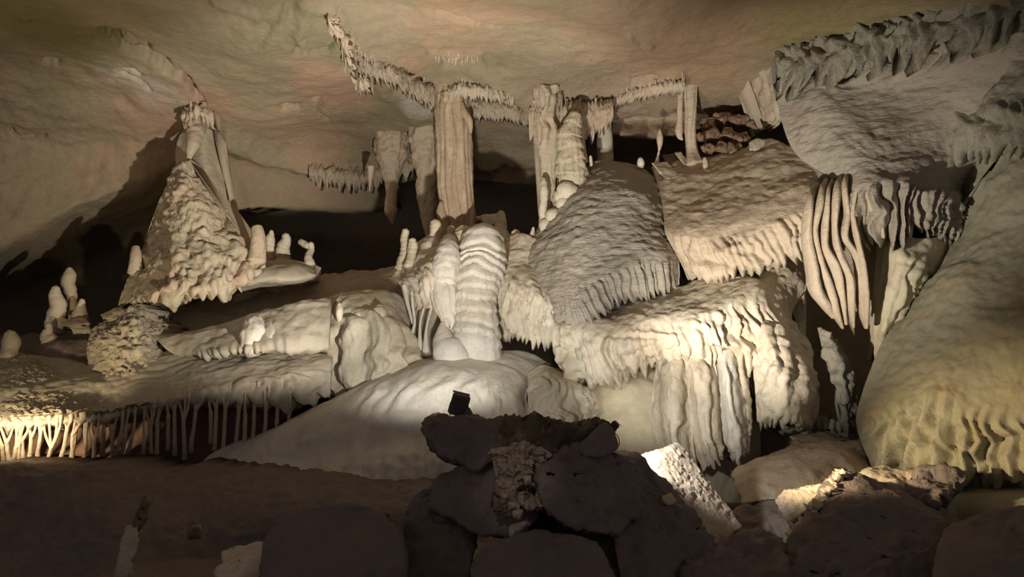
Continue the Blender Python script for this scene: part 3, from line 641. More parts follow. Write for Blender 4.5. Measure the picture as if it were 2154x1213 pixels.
# rounded fall left of the apron
o = loft('rounded_flowstone', [
    [(660, 645, 10.4), (700, 622, 10.4), (760, 612, 10.4), (830, 616, 10.4), (870, 655, 10.4)],
    [(668, 680, 10.05), (705, 642, 10.0), (760, 632, 9.95), (815, 642, 9.95), (864, 690, 10.1)],
    [(680, 710, 9.9), (715, 690, 9.65), (760, 670, 9.55), (820, 680, 9.55), (880, 735, 9.9)],
    [(688, 760, 9.7), (725, 750, 9.45), (770, 740, 9.35), (830, 740, 9.35), (890, 760, 9.7)],
    [(690, 830, 9.6), (730, 820, 9.4), (775, 800, 9.3), (830, 785, 9.3), (885, 772, 9.6)],
    [(690, 850, 9.8), (730, 835, 9.7), (775, 815, 9.6), (830, 795, 9.6), (885, 780, 9.8)]],
    CREAM, step=3.8, thick=.6, ribs=[dict(period=.34, amp=.13, v=(1.7, 5), ramp=.6, seed=101, p=2.2), dict(period=.07, amp=.02, v=(2.2, 5), seed=102, ramp=.5)],
    rough=[dict(scale=(1.6, 1.6, 1.6), amp=.07), dict(scale=(8, 8, 4), amp=.012)])
RF = thing(o, 'rounded cream flowstone fall with smooth folds left of the layered stalagmite', 'flowstone')
for k, (x, y, w) in enumerate([(714, 646, 7), (757, 658, 12), (798, 650, 14)]):
    lathe('knob', [(x, y - 8, 9.95 - .2, w * .5), (x, y, 9.75, w), (x, y + 14, 9.7, w * 1.1), (x, y + 30, 9.75, w * .7)], CREAM, parent=RF, step=3, rough=.1, seed=k, base=W(x, y + 20, 9.7))

# ledge tier with a small fringe
o = loft('ledge_flowstone', [
    [(300, 705, 10.2), (420, 690, 10.1), (540, 658, 10.1), (640, 634, 10.1), (720, 616, 10.25)],
    [(330, 716, 9.95), (430, 702, 9.85), (530, 676, 9.85), (620, 654, 9.88), (700, 642, 9.95)],
    [(350, 735, 9.8), (440, 722, 9.65), (530, 700, 9.6), (610, 688, 9.6), (695, 685, 9.7)],
    [(375, 748, 9.8), (450, 745, 9.5), (530, 738, 9.4), (610, 738, 9.4), (692, 735, 9.6)],
    [(380, 745, 10.1), (450, 748, 10.0), (530, 744, 10), (610, 744, 10.0), (692, 740, 10.1)]],
    SMOOTHGREY, step=4, thick=.6, ribs=[dict(period=.09, amp=.06, v=(2.5, 3.3), u=(.15, .55), seed=111, ramp=.3, tips=10, tv=3), dict(period=.15, amp=.02, v=(2.2, 3.4), u=(.5, 1.1), seed=112)],
    rough=[dict(scale=(1.5, 1.5, 1.5), amp=.09), dict(scale=(8, 8, 8), amp=.01)])
LF = thing(o, 'grey flowstone ledge with a small toothed fringe above the long left shelf', 'flowstone')
for k, (pts) in enumerate([[(530, 672, 10.0, 14), (535, 690, 9.75, 24), (532, 720, 9.55, 26), (525, 742, 9.5, 20)], [(568, 668, 10.0, 6), (570, 690, 9.7, 11), (574, 715, 9.55, 16), (585, 735, 9.5, 12)]]):
    lathe('white_patch', pts, CALC, parent=LF, step=3.5, rough=.15, flutes=(6, .12), seed=k, base=W(*pts[-1][:3]))

# long left shelf with root like draperies
o = loft('left_shelf', [
    [(-120, 745, 10.2), (20, 742, 10.2), (110, 752, 10.2), (200, 770, 10.0), (300, 745, 10.0), (400, 735, 9.95), (500, 740, 9.9), (620, 735, 9.9), (700, 735, 9.9)],
    [(-120, 790, 9.3), (20, 785, 9.3), (110, 795, 9.3), (200, 800, 9.3), (300, 785, 9.35), (400, 770, 9.4), (500, 765, 9.45), (620, 755, 9.5), (700, 750, 9.55)],
    [(-120, 850, 8.5), (20, 850, 8.5), (110, 848, 8.6), (200, 845, 8.75), (300, 825, 8.9), (400, 808, 9.0), (500, 795, 9.1), (620, 778, 9.2), (698, 770, 9.4)],
    [(-120, 885, 8.15), (20, 885, 8.15), (110, 880, 8.2), (200, 872, 8.35), (300, 850, 8.65), (400, 832, 8.8), (500, 815, 8.95), (620, 800, 9.1), (696, 800, 9.3)],
    [(-120, 905, 8.25), (20, 905, 8.25), (110, 900, 8.3), (200, 892, 8.4), (300, 868, 8.75), (400, 852, 8.95), (500, 850, 9.05), (620, 840, 9.15), (694, 825, 9.35)],
    [(-120, 900, 8.9), (20, 900, 8.9), (110, 895, 8.9), (200, 888, 9.0), (300, 862, 9.3), (400, 850, 9.5), (500, 855, 9.5), (620, 852, 9.5), (694, 830, 9.6)]],
    SMOOTHGREY, step=4, thick=.5,
    ribs=[dict(period=.14, amp=.045, v=(2.75, 4.6), seed=121, ramp=.4, tips=5, tv=4, tw=.5, p=1.8), dict(period=.26, amp=.07, v=(2.3, 4.6), u=(.74, 1.1), seed=122, tips=26, tv=4, tw=.6)],
    rough=[dict(scale=(1.4, 1.4, 1.4), amp=.08), dict(scale=(9, 9, 9), amp=.01)])
LS = thing(o, 'long grey shelf sloping across the left with root like draperies below', 'flowstone')
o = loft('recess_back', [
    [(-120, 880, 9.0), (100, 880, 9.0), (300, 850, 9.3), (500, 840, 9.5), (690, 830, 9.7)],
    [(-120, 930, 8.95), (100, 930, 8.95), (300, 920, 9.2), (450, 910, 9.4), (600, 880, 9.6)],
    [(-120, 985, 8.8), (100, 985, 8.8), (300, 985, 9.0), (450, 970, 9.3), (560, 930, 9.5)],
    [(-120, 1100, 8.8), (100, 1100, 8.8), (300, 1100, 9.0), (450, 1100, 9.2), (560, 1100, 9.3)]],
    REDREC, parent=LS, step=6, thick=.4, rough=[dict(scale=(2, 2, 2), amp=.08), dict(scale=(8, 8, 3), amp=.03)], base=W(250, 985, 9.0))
rnd = random.Random(5)
def lipy(x): return np.interp(x, [-100, 20, 110, 200, 300, 400, 500, 620, 690], [888, 886, 882, 874, 852, 832, 816, 800, 795])
def lipd(x): return np.interp(x, [-100, 20, 110, 200, 300, 400, 500, 620, 690], [8.15, 8.15, 8.2, 8.35, 8.65, 8.8, 8.95, 9.1, 9.3])
roots = [  # trunk foot x, fork x, fork y, branch tops, foot y
 (20, 14, 930, (0, 28), 975), (50, 46, 925, (38, 62), 972), (62, 66, 918, (58, 76), 970), (100, 108, 940, (92, 104, 120, 128), 972), (128, 141, 905, (134, 150), 970),
 (150, 160, 902, (158, 178), 970), (152, 153, 912, (158, 172), 972), (176, 181, 935, (179, 184), 972), (197, 199, 925, (190, 208), 972), (216, 219, 905, (216, 221), 945),
 (238, 236, 922, (226, 246), 966), (244, 252, 920, (258,), 966), (254, 264, 915, (260, 270), 964), (268, 277, 920, (284,), 960), (300, 303, 930, (304,), 972),
 (318, 316, 890, (306, 318, 326), 935), (330, 331, 880, (336, 338), 925), (354, 354, 872, (350,), 895), (368, 367, 868, (362, 372), 905), (388, 386, 880, (376, 390, 398), 915),
 (402, 412, 862, (406, 416, 428), 900), (444, 443, 865, (440,), 880), (452, 455, 855, (446, 462), 895), (470, 474, 855, (468, 484, 494), 905), (497, 502, 865, (498, 510), 890), (514, 516, 870, (516,), 905),
 (532, 535, 855, (530, 544), 900), (556, 560, 860, (556, 566), 892), (580, 584, 855, (578, 592), 885), (606, 610, 850, (606, 616), 870), (28, 34, 940, (34, 44), 973), (40, 40, 935, (50,), 973), (80, 84, 925, (82, 90), 955), (8, 4, 935, (-8,), 975), (-20, -22, 930, (-30, -14), 976), (-50, -48, 930, (-56, -40), 976)]
ROOTM = stone('pale_root_calcite', [(.3, (.66, .54, .40)), (.5, (.74, .64, .50)), (.7, (.68, .60, .46))], 3, .6, .5, 24)
for k, (fx, kx, ky, tops, fy) in enumerate(roots):
    d = lipd(fx) + .07
    if fx > 310: fy += 38
    rt = lathe('root_drapery', [(fx, fy + 12, d + .22, 6), (fx, fy - 4, d + .16, 5), ((fx * .45 + kx * .55), (fy + ky) / 2, d + .08, 4.2), (kx, ky, d, 4.2)], ROOTM, parent=LS, step=3, nseg=10, rough=.18, rscale=12, seed=k, base=W(fx, fy, d))
    for t in tops:
        ty = lipy(t) - 3
        V = [(kx, ky + 2, d, 3.6), (kx * .4 + t * .6 + rnd.uniform(-2, 2), ky * .6 + ty * .4, d - .03, 2.8), (t, ty + 8, d - .05, 3.4), (t, ty - 4, d - .02, 5)]
        b = W(kx, ky, d)
        lathe('branch', V, ROOTM, parent=rt, step=3, nseg=8, rough=.15, rscale=12, seed=k, base=None)

# ------------------------------------------------------------------ central column and what stands round it
o = lathe('limestone_column', [(950, 170, 11.0, 44), (950, 200, 11.0, 38), (952, 240, 11.0, 37), (955, 300, 11.0, 37), (957, 360, 11.0, 37), (960, 420, 11.0, 36), (964, 470, 11.0, 37), (966, 515, 11.0, 42)],
    ORANGE, step=3, nseg=110, flutes=(15, .13), rough=.07, rscale=4, seed=2, cap_round=False)
C1 = thing(o, 'tall fluted orange brown column joining the ceiling to the flowstone', 'column')
for k, pts in enumerate([[(929, 425, 10.82, 5), (928, 445, 10.8, 10), (933, 470, 10.8, 10), (938, 500, 10.8, 12)], [(972, 215, 10.8, 3), (976, 235, 10.78, 8), (987, 255, 10.8, 8), (990, 280, 10.85, 3)], [(935, 195, 10.8, 8), (930, 235, 10.75, 6), (932, 300, 10.74, 4), (931, 340, 10.76, 1)]]):
    lathe('rib', pts, ORANGE, parent=C1, step=3, rough=.15, seed=k, base=W(*pts[1][:3]))

o = loft('column_foot_flowstone', [
    [(838, 560, 10.9), (860, 520, 11.0), (910, 495, 11.1), (965, 485, 11.2), (1020, 490, 11.2), (1070, 505, 11.1), (1110, 500, 11.0)],
    [(825, 578, 10.5), (860, 545, 10.4), (910, 520, 10.3), (965, 505, 10.5), (1020, 510, 10.6), (1075, 520, 10.6), (1130, 525, 10.4)],
    [(830, 590, 10.2), (865, 572, 9.95), (905, 550, 9.8), (950, 545, 9.9), (1010, 560, 10.2), (1075, 570, 10.25), (1130, 570, 10.1)],
    [(845, 605, 10.1), (870, 600, 9.75), (905, 590, 9.55), (945, 590, 9.65), (1000, 620, 10.1), (1070, 620, 10.2), (1130, 620, 10.0)],
    [(862, 650, 10.1), (880, 650, 9.8), (905, 645, 9.6), (935, 640, 9.65), (1000, 680, 10.2), (1070, 670, 10.2), (1130, 660, 10.1)]],
    CREAM, step=3.6, thick=.5, ribs=[dict(period=.11, amp=.05, v=(2.2, 4), u=(0, .5), seed=131, ramp=.4)],
    rough=[dict(scale=(2.5, 2.5, 2.5), amp=.12), dict(scale=(9, 9, 12), amp=.015)])
thing(o, 'knobbly cream flowstone mound under the foot of the tall column', 'flowstone')
o = loft('peach_recess', [
    [(840, 590, 10.5), (880, 600, 10.3), (920, 610, 10.2), (965, 610, 10.3)],
    [(855, 660, 10.3), (885, 665, 10.1), (920, 665, 10.0), (960, 660, 10.2)],
    [(872, 730, 10.1), (895, 730, 9.9), (920, 725, 9.85), (960, 720, 10.0)],
    [(880, 765, 9.9), (900, 765, 9.75), (920, 760, 9.7), (960, 760, 9.8)]],
    PINK, step=4, thick=.3, rough=[dict(scale=(3, 3, 2), amp=.07)])
PR = thing(o, 'peach coloured hollow behind thin strings left of the layered stalagmite', 'flowstone')
for k, pts in enumerate([[(866, 600, 9.9, 5), (868, 640, 9.75, 3), (872, 680, 9.75, 3), (868, 700, 9.8, 4)], [(885, 605, 9.75, 5), (892, 640, 9.65, 2.5), (884, 680, 9.7, 2.5), (884, 735, 9.7, 6)], [(905, 610, 9.65, 5), (908, 640, 9.6, 2.5), (897, 690, 9.65, 3), (896, 740, 9.6, 8)], [(850, 600, 10.0, 6), (858, 640, 9.9, 4), (868, 680, 9.85, 3)]]):
    lathe('string', pts, CALC, parent=PR, step=3, rough=.15, seed=k, base=W(*pts[-1][:3]))
o = lathe('hand_drapery', [(925, 570, 9.75, 20), (930, 605, 9.6, 27), (937, 640, 9.5, 26), (940, 660, 9.45, 20), (938, 682, 9.42, 9), (936, 700, 9.42, 3)], CALC, step=3, flutes=(8, .16), rough=.08, seed=12, squash=.8)
HD = thing(o, 'white hand shaped drapery narrowing to small fingers beside the layered stalagmite', 'stalactite')
for k, pts in enumerate([[(948, 660, 9.42, 8), (951, 680, 9.4, 5), (946, 700, 9.4, 1.5)], [(938, 670, 9.38, 5), (942, 690, 9.36, 3), (949, 710, 9.36, 1)], [(912, 615, 9.55, 4), (922, 650, 9.48, 3.5), (931, 675, 9.42, 2)]]):
    lathe('finger', pts, CALC, parent=HD, step=2.5, rough=.1, seed=k, base=W(*pts[0][:3]))

# the layered white stalagmite: one body in stacked shells, with a bulb at its left foot
o = lathe('layered_stalagmite', [(1015, 492, 10.3, 26), (1015, 515, 10.1, 46), (1012, 560, 9.95, 52), (1003, 600, 9.75, 48), (998, 640, 9.6, 44), (1000, 690, 9.5, 50), (1000, 735, 9.45, 56), (1000, 765, 9.5, 50)],
    CALC, step=3, nseg=110, layers=(.13, .13), rough=.045, rscale=3.5, flutes=(11, .03), seed=4)
LSG = thing(o, 'fat white stalagmite of stacked rounded layers below the tall column', 'stalagmite')
lathe('foot_bulb', [(932, 678, 9.4, 6), (932, 700, 9.35, 16), (936, 722, 9.3, 27), (948, 742, 9.25, 38), (965, 758, 9.3, 36)], CALC, parent=LSG, step=3, layers=(.05, .05), rough=.08, seed=5, base=W(940, 745, 9.3))
lathe('shoulder', [(945, 505, 10.1, 14), (942, 530, 9.85, 24), (938, 570, 9.7, 30), (935, 600, 9.62, 26)], CALC, parent=LSG, step=3, layers=(.12, .08), rough=.1, seed=6, base=W(938, 590, 9.7))

def stal(pts, label, mat=CREAM, name='stalagmite', cat='stalagmite', group=None, layers=(.07, .16), rough=.12, **k):
    return thing(lathe(name, pts, mat, step=2.5, layers=layers, rough=rough, rscale=7, seed=pts[0][0] % 17, **k), label, cat, group)
stal([(854, 484, 10.5, 8), (851, 500, 10.5, 9), (853, 520, 10.45, 10), (850, 548, 10.4, 13), (846, 566, 10.4, 16)], 'tall thin pale stalagmite at the left end of the mound under the column')
stal([(868, 503, 10.3, 7), (868, 515, 10.3, 10), (865, 540, 10.25, 10), (862, 562, 10.2, 14)], 'stubby pale stalagmite just in front of the tall thin one at the mound end')
stal([(915, 465, 10.5, 10), (917, 480, 10.5, 13), (913, 500, 10.5, 12), (906, 520, 10.4, 20), (905, 540, 10.35, 26)], 'knobbly cream stalagmite close to the left foot of the tall column')
stal([(949, 477, 10.4, 8), (949, 490, 10.4, 9), (948, 505, 10.4, 10)], 'small block shaped stalagmite against the front of the tall column', PINK)
stal([(975, 486, 10.4, 18), (977, 505, 10.3, 26), (972, 530, 10.2, 24)], 'low rounded boss in front of the foot of the tall column')
stal([(1053, 446, 10.9, 8), (1055, 460, 10.9, 10), (1052, 480, 10.9, 14), (1048, 505, 10.8, 30), (1046, 525, 10.7, 38)], 'small pointed stalagmite right of the tall column against the dark hollow')
thing(boulder('rock_shard', [(1012, 452, 10.9), (1048, 448, 10.9), (1050, 470, 10.9), (1030, 476, 10.9), (1013, 470, 10.9), (1020, 452, 11.1), (1046, 468, 11.1)], CREAM, edge=.02, soft=1, rough=.012, rscale=8), 'blocky cream rock shard leaning between the column and the pointed stalagmite', 'rock')
thing(boulder('rock_lump', [(1000, 455, 10.95), (1014, 453, 10.95), (1014, 463, 10.95), (1002, 463, 10.95), (1008, 458, 11.05), (1008, 458, 10.85)], CREAM, edge=.02, soft=1, rough=.01, rscale=8), 'tiny pale knob of rock touching the right side of the column', 'rock')
stal([(1084, 486, 10.7, 9), (1085, 496, 10.7, 11), (1080, 510, 10.7, 14)], 'round headed little stalagmite at the right end of the mound', CREAM)
stal([(1122, 478, 10.5, 3), (1120, 490, 10.5, 5), (1112, 508, 10.5, 6)], 'thin leaning stalagmite at the left edge of the grey dome')

# left: the big stalagmite with its stalactite
o = loft('great_stalagmite', [
    [(372, 340, 11.4), (385, 336, 11.3), (402, 340, 11.4)],
    [(352, 385, 11.3), (380, 385, 11.0), (425, 390, 11.3)],
    [(332, 430, 11.3), (378, 425, 10.9), (420, 425, 10.9), (476, 440, 11.4)],
    [(318, 475, 11.3), (370, 480, 10.8), (420, 480, 10.75), (474, 482, 11.2)],
    [(300, 530, 11.2), (360, 530, 10.6), (420, 530, 10.55), (480, 515, 10.8), (535, 505, 11.2)],
    [(272, 575, 11.1), (340, 580, 10.4), (410, 575, 10.3), (480, 560, 10.5), (552, 540, 11.0)],
    [(246, 640, 11.0), (320, 618, 10.25), (400, 618, 10.15), (480, 600, 10.35), (560, 560, 10.9)],
    [(250, 650, 11.4), (320, 630, 11), (400, 622, 11), (480, 605, 11.1), (560, 565, 11.4)]],
    PINK, step=3.6, thick=.8, ribs=[dict(period=.13, amp=.07, v=(4.6, 6.3), seed=141, ramp=.6, tips=14, tv=6, tw=.5, warp=1.2), dict(period=.45, amp=.12, v=(3.2, 6.4), seed=142, ramp=.6)],
    rough=[dict(scale=(2.2, 2.2, 3), amp=.13), dict(kind='terr', scale=(1.6, 1.6, 5), amp=.06, v=(0, 3.2)), dict(scale=(9, 9, 14), amp=.03)])
GS = thing(o, 'great cone shaped stalagmite with a ribbed skirt on the left', 'stalagmite')
lathe('knob', [(541, 478, 10.9, 11), (543, 495, 10.85, 15), (543, 520, 10.8, 16), (540, 550, 10.75, 19)], PINK, parent=GS, step=3, rough=.1, base=W(541, 545, 10.8))
lathe('knob', [(286, 520, 11.0, 8), (286, 535, 10.95, 11), (284, 575, 10.9, 16)], PINK, parent=GS, step=3, rough=.1, base=W(280, 555, 10.9))
stal([(415, 228, 12.1, 32), (414, 250, 11.9, 24), (412, 275, 11.7, 19), (405, 305, 11.5, 13), (398, 330, 11.45, 6), (395, 348, 11.45, 2)], 'brown tapering stalactite hanging over the tip of the great cone shaped stalagmite', BROWNFLOW, 'stalactite', 'stalactite', layers=(.12, .15), rough=.12)
o = loft('lit_wall_cone', [  # added cone in the shape of the lit wedge of wall between shadows
    [(405, 245, 12.2), (430, 240, 12.1), (443, 250, 12.2)], [(372, 300, 12.3), (430, 300, 12.0), (456, 310, 12.3)],
    [(372, 370, 12.2), (430, 370, 11.8), (473, 380, 12.1)], [(385, 450, 12.0), (430, 450, 11.5), (487, 440, 11.9)], [(390, 520, 11.9), (430, 520, 11.3), (490, 500, 11.7)]],
    PINK, step=5, thick=.5, rough=[dict(scale=(2, 2, 2), amp=.08)])
thing(o, 'added pale cone standing in for lit wall behind the great stalagmite and its stalactite', 'flowstone')

o = loft('side_ledge', [
    [(520, 560, 11.4), (570, 545, 11.5), (620, 548, 11.6), (662, 556, 11.7)],
    [(510, 580, 11.0), (565, 562, 10.9), (620, 560, 11.0), (664, 566, 11.3)],
    [(500, 605, 10.8), (560, 590, 10.7), (615, 590, 10.75), (664, 580, 11.1)],
    [(510, 612, 11.3), (560, 602, 11.3), (615, 600, 11.3), (660, 590, 11.5)]], SMOOTHGREY, step=4, thick=.4, rough=[dict(scale=(3, 3, 3), amp=.06)])
thing(o, 'flat grey ledge jutting right from the skirt of the great stalagmite', 'flowstone')
stal([(492, 450, 12.0, 5), (493, 458, 12.0, 7), (490, 468, 12.0, 9), (488, 490, 12.0, 12)], 'tiny pale knob in the shadow beside the great stalagmite', CREAM)
stal([(571, 485, 12.0, 4), (571, 492, 12.0, 6), (569, 498, 12.0, 9), (569, 512, 12.0, 10), (569, 560, 12.0, 12)], 'two lobed little stalagmite, first right of the great stalagmite', CREAM)
stal([(601, 493, 11.9, 7), (602, 505, 11.9, 10), (596, 518, 11.9, 14), (597, 555, 11.9, 14)], 'bell shaped little stalagmite, second right of the great stalagmite', CREAM)
stal([(632, 508, 11.8, 7), (642, 514, 11.75, 7), (650, 518, 11.7, 6)], 'small slanting arm of stone touching the hooked stalagmite', CREAM, layers=None)
stal([(654, 511, 11.7, 6), (654, 525, 11.7, 7), (649, 540, 11.6, 8), (652, 557, 11.55, 12)], 'hooked pale stalagmite at the tip of the flat grey ledge', CREAM)
# dark slope behind the ledges
o = loft('dark_slope', [
    [(180, 700, 12.4), (300, 640, 12.3), (450, 610, 12.3), (620, 585, 12.4), (760, 570, 12.4), (860, 560, 12.0)],
    [(180, 735, 11.7), (300, 672, 11.7), (450, 650, 11.7), (620, 612, 11.8), (760, 590, 11.6), (850, 580, 11.4)],
    [(180, 800, 11.1), (300, 740, 11.2), (450, 710, 11.2), (620, 670, 11.2), (760, 640, 11.2), (850, 640, 11.2)]],
    BROWNFLOW, step=6, thick=.6, rough=[dict(scale=(3, 3, 3), amp=.10), dict(scale=(9, 9, 9), amp=.02)])
thing(o, 'shaded rough brown slope between the great stalagmite and the ledges', 'cave rock')
# rough mound and left ground
o = loft('rough_mound', [
    [(190, 700, 10.8), (235, 668, 10.7), (285, 645, 10.6), (330, 668, 10.7), (372, 700, 10.8)],
    [(182, 730, 10.3), (230, 705, 10.0), (282, 690, 9.9), (330, 705, 10.1), (372, 730, 10.4)],
    [(185, 770, 10.0), (230, 755, 9.7), (280, 750, 9.6), (325, 760, 9.75), (360, 775, 10.1)],
    [(190, 820, 9.5), (230, 815, 9.2), (280, 810, 9.2), (320, 810, 9.4), (350, 810, 9.8)]],
    ROUGH, step=3.6, thick=.6, rough=[dict(scale=(3, 3, 3), amp=.12), dict(kind='lumps', scale=(10, 10, 16), amp=.04), dict(scale=(14, 14, 20), amp=.03)])
thing(o, 'rough yellowish mound of crusty rock in front of the great stalagmite', 'rock')
o = loft('crusty_bank', [
    [(-120, 740, 10.2), (-20, 735, 10.2), (40, 748, 10.1), (110, 758, 10.1), (170, 790, 10.0), (215, 800, 9.9), (300, 800, 9.8)],
    [(-120, 780, 9.5), (-20, 775, 9.5), (40, 785, 9.4), (110, 795, 9.3), (170, 820, 9.2), (215, 825, 9.2), (300, 820, 9.3)],
    [(-120, 840, 8.7), (-20, 838, 8.7), (40, 840, 8.6), (110, 845, 8.6), (170, 850, 8.6), (215, 850, 8.7), (310, 842, 8.9)],
    [(-120, 876, 8.2), (-20, 876, 8.2), (40, 874, 8.2), (110, 870, 8.2), (170, 866, 8.25), (215, 862, 8.35), (320, 848, 8.6)]],
    ROUGH, step=3.6, thick=.3, rough=[dict(scale=(2, 2, 2), amp=.07), dict(kind='lumps', scale=(14, 14, 16), amp=.018), dict(scale=(22, 22, 22), amp=.014)])
thing(o, 'crusty pitted bank of rock covering the near end of the left shelf', 'rock')
stal([(20, 699, 10.0, 11), (23, 715, 10.0, 17), (20, 735, 10.0, 16), (14, 755, 9.9, 16)], 'stout round topped stalagmite cut by the left edge of the view', CREAM, layers=None)
stal([(146, 564, 11.5, 6), (146, 580, 11.5, 13), (143, 592, 11.5, 13), (148, 610, 11.5, 12), (152, 635, 11.5, 9), (152, 690, 11.5, 9)], 'tallest of the small stalagmites in the black hollow at left, orange tipped', PINK, layers=(.12, .2))
stal([(118, 604, 11.2, 8), (116, 620, 11.2, 13), (122, 645, 11.2, 17), (116, 668, 11.2, 17), (112, 700, 11.2, 18)], 'bell bottomed stalagmite in the black hollow at left', CREAM, layers=(.14, .12))
stal([(173, 630, 11.2, 5), (171, 645, 11.2, 10), (168, 664, 11.2, 16), (168, 690, 11.2, 18)], 'shortest pointed stalagmite in the black hollow at left', CREAM)
stal([(101, 680, 10.8, 7), (103, 692, 10.8, 8), (98, 705, 10.8, 13), (104, 716, 10.8, 18)], 'lumpy little stalagmite below the bell bottomed one at left', ROUGH)
thing(boulder('rock_slab', [(120, 672, 11.0), (185, 668, 11.0), (190, 682, 10.8), (130, 688, 10.8), (150, 675, 11.3)], ROUGH, edge=.04, rough=.02, rscale=6), 'small crusty slab between the stalagmites in the hollow at left', 'rock')
thing(boulder('rock_slab', [(148, 690, 10.7), (192, 690, 10.7), (194, 702, 10.6), (150, 704, 10.6), (170, 692, 11.0)], CREAM, edge=.04, rough=.02, rscale=6), 'pale flat slab just left of the rough yellowish mound', 'rock')
thing(boulder('rock', [(208, 662, 10.7), (240, 655, 10.7), (262, 640, 10.9), (250, 668, 10.5), (215, 672, 10.6)], PINK, edge=.04, rough=.02, rscale=6), 'pinkish rock at the left foot of the great stalagmite', 'rock')
o = loft('dark_bank', [
    [(-120, 700, 11.8), (40, 705, 11.6), (120, 700, 11.4), (200, 690, 11.5)], [(-120, 740, 11.0), (40, 735, 10.8), (120, 722, 10.6), (200, 720, 10.7)], [(-120, 800, 10.2), (40, 795, 10.1), (120, 790, 10.1), (200, 790, 10.2)]],
    DARK, step=6, thick=.5, rough=[dict(scale=(4, 4, 4), amp=.08)])
thing(o, 'dark bank of broken rock holding the small stalagmites at left', 'rock')

# ------------------------------------------------------------------ right of the column, under the ceiling
stal([(1212, 240, 10.6, 14), (1205, 262, 10.6, 19), (1198, 285, 10.6, 26), (1200, 320, 10.6, 29), (1202, 352, 10.6, 32), (1200, 385, 10.6, 30), (1192, 398, 10.6, 20), (1186, 415, 10.6, 22), (1182, 450, 10.6, 22)],
     'stacked pale stalagmite with ragged layered rims standing beside the grey dome', PINK, 'layered_stalagmite', layers=(.17, .2), flutes=(17, .08))
stal([(1218, 248, 10.8, 8), (1219, 262, 10.8, 9), (1221, 290, 10.8, 9), (1226, 340, 10.7, 10)], 'slim stalagmite rising behind the stacked pale one', PINK)
stal([(1275, 238, 11.4, 5), (1276, 255, 11.4, 9), (1272, 280, 11.4, 16), (1273, 318, 11.4, 17), (1273, 350, 11.3, 18)], 'smooth bottle shaped grey stalagmite under the ceiling fringe', SMOOTHGREY, layers=None)
o = loft('split_column', [
    [(1116, 178, 10.9), (1142, 178, 10.7), (1160, 178, 10.7), (1186, 178, 10.9)], [(1124, 225, 10.9), (1142, 225, 10.7), (1160, 225, 10.7), (1178, 225, 10.9)], [(1122, 280, 10.9), (1140, 278, 10.7), (1160, 275, 10.7), (1176, 275, 10.9)],
    [(1134, 360, 10.9), (1147, 360, 10.72), (1160, 360, 10.72), (1172, 360, 10.9)], [(1138, 420, 10.9), (1148, 420, 10.75), (1158, 420, 10.75), (1168, 420, 10.9)], [(1136, 490, 10.8), (1146, 490, 10.7), (1158, 490, 10.7), (1170, 480, 10.8)]],
    BROWNFLOW, step=3, thick=.35, ribs=[dict(period=.12, amp=.08, v=(-.5, 9), seed=151)], rough=[dict(scale=(5, 5, 4), amp=.05)])
thing(o, 'thin split tan column left of the stacked pale stalagmite', 'column')
stal([(1143, 375, 10.55, 5), (1144, 395, 10.5, 9), (1144, 420, 10.5, 8), (1142, 445, 10.5, 9), (1146, 470, 10.5, 12), (1158, 500, 10.4, 22)], 'knobbly pale pillar growing up the base of the split column', CREAM, layers=(.16, .25))
for k, (x, y, w) in enumerate([(1195, 402, 24), (1178, 412, 12), (1190, 430, 20), (1165, 455, 18), (1150, 475, 18)]):
    thing(lathe('stone_boss', [(x - 4, y - 6, 10.5, w * .7), (x, y, 10.4, w), (x + 2, y + 10, 10.4, w * .8)], CREAM, step=2.5, rough=.2, squash=.8, seed=k),
          'rounded cream boss, ' + ['topmost below the stacked pale stalagmite', 'smallest, tucked left below the topmost boss', 'second largest in the steps below the stacked stalagmite', 'fourth down beside the knobbly pillar', 'lowest beside the knobbly pillar'][k], 'boss')
stal([(1434, 165, 10.9, 6), (1431, 200, 10.9, 6), (1430, 250, 10.9, 6), (1432, 290, 10.9, 5), (1436, 294, 10.9, 2)], 'thin stalactite rod just left of the small twin column', BROWNFLOW, 'stalactite', 'stalactite', layers=None)
o = lathe('small_column', [(1452, 125, 10.9, 8), (1453, 185, 10.9, 13), (1453, 240, 10.9, 11), (1452, 280, 10.9, 11), (1456, 320, 10.9, 12), (1462, 350, 10.8, 20)], BROWNFLOW, step=3, flutes=(5, .25), rough=.06, seed=8)
thing(o, 'small fluted column under the ceiling right of the bottle shaped stalagmite', 'column')
stal([(1388, 272, 10.9, 2), (1388, 290, 10.9, 7), (1388, 305, 10.9, 5), (1386, 318, 10.9, 2)], 'carrot shaped stalactite left of the small fluted column', BROWNFLOW, 'stalactite', 'stalactite', layers=None)
stal([(1386, 318, 10.9, 2), (1384, 330, 10.9, 3), (1382, 345, 10.9, 6)], 'tiny thin stalagmite directly under the carrot shaped stalactite', CREAM, layers=None)
stal([(1347, 333, 10.7, 5), (1348, 342, 10.7, 8), (1347, 352, 10.7, 7)], 'small white egg of stone on the grey dome crest', CREAM, layers=None)
stal([(1242, 328, 10.7, 3), (1243, 338, 10.7, 4), (1243, 348, 10.7, 4)], 'tiny white peg right of the stacked pale stalagmite', CREAM, layers=None)
stal([(1482, 332, 10.5, 4), (1483, 342, 10.5, 6), (1484, 358, 10.5, 5), (1483, 366, 10.5, 7)], 'small peach peg stalagmite on the crest of the brown fan', PINK)
thing(boulder('egg_rock', [(1574, 300, 10.2), (1590, 291, 10.2), (1612, 294, 10.2), (1612, 306, 10.2), (1590, 318, 10.1), (1575, 318, 10.1), (1595, 300, 10.45)], CREAM, edge=.03, soft=3, rough=.015, rscale=5), 'pale egg shaped rock resting on the crest of the brown fan', 'rock')
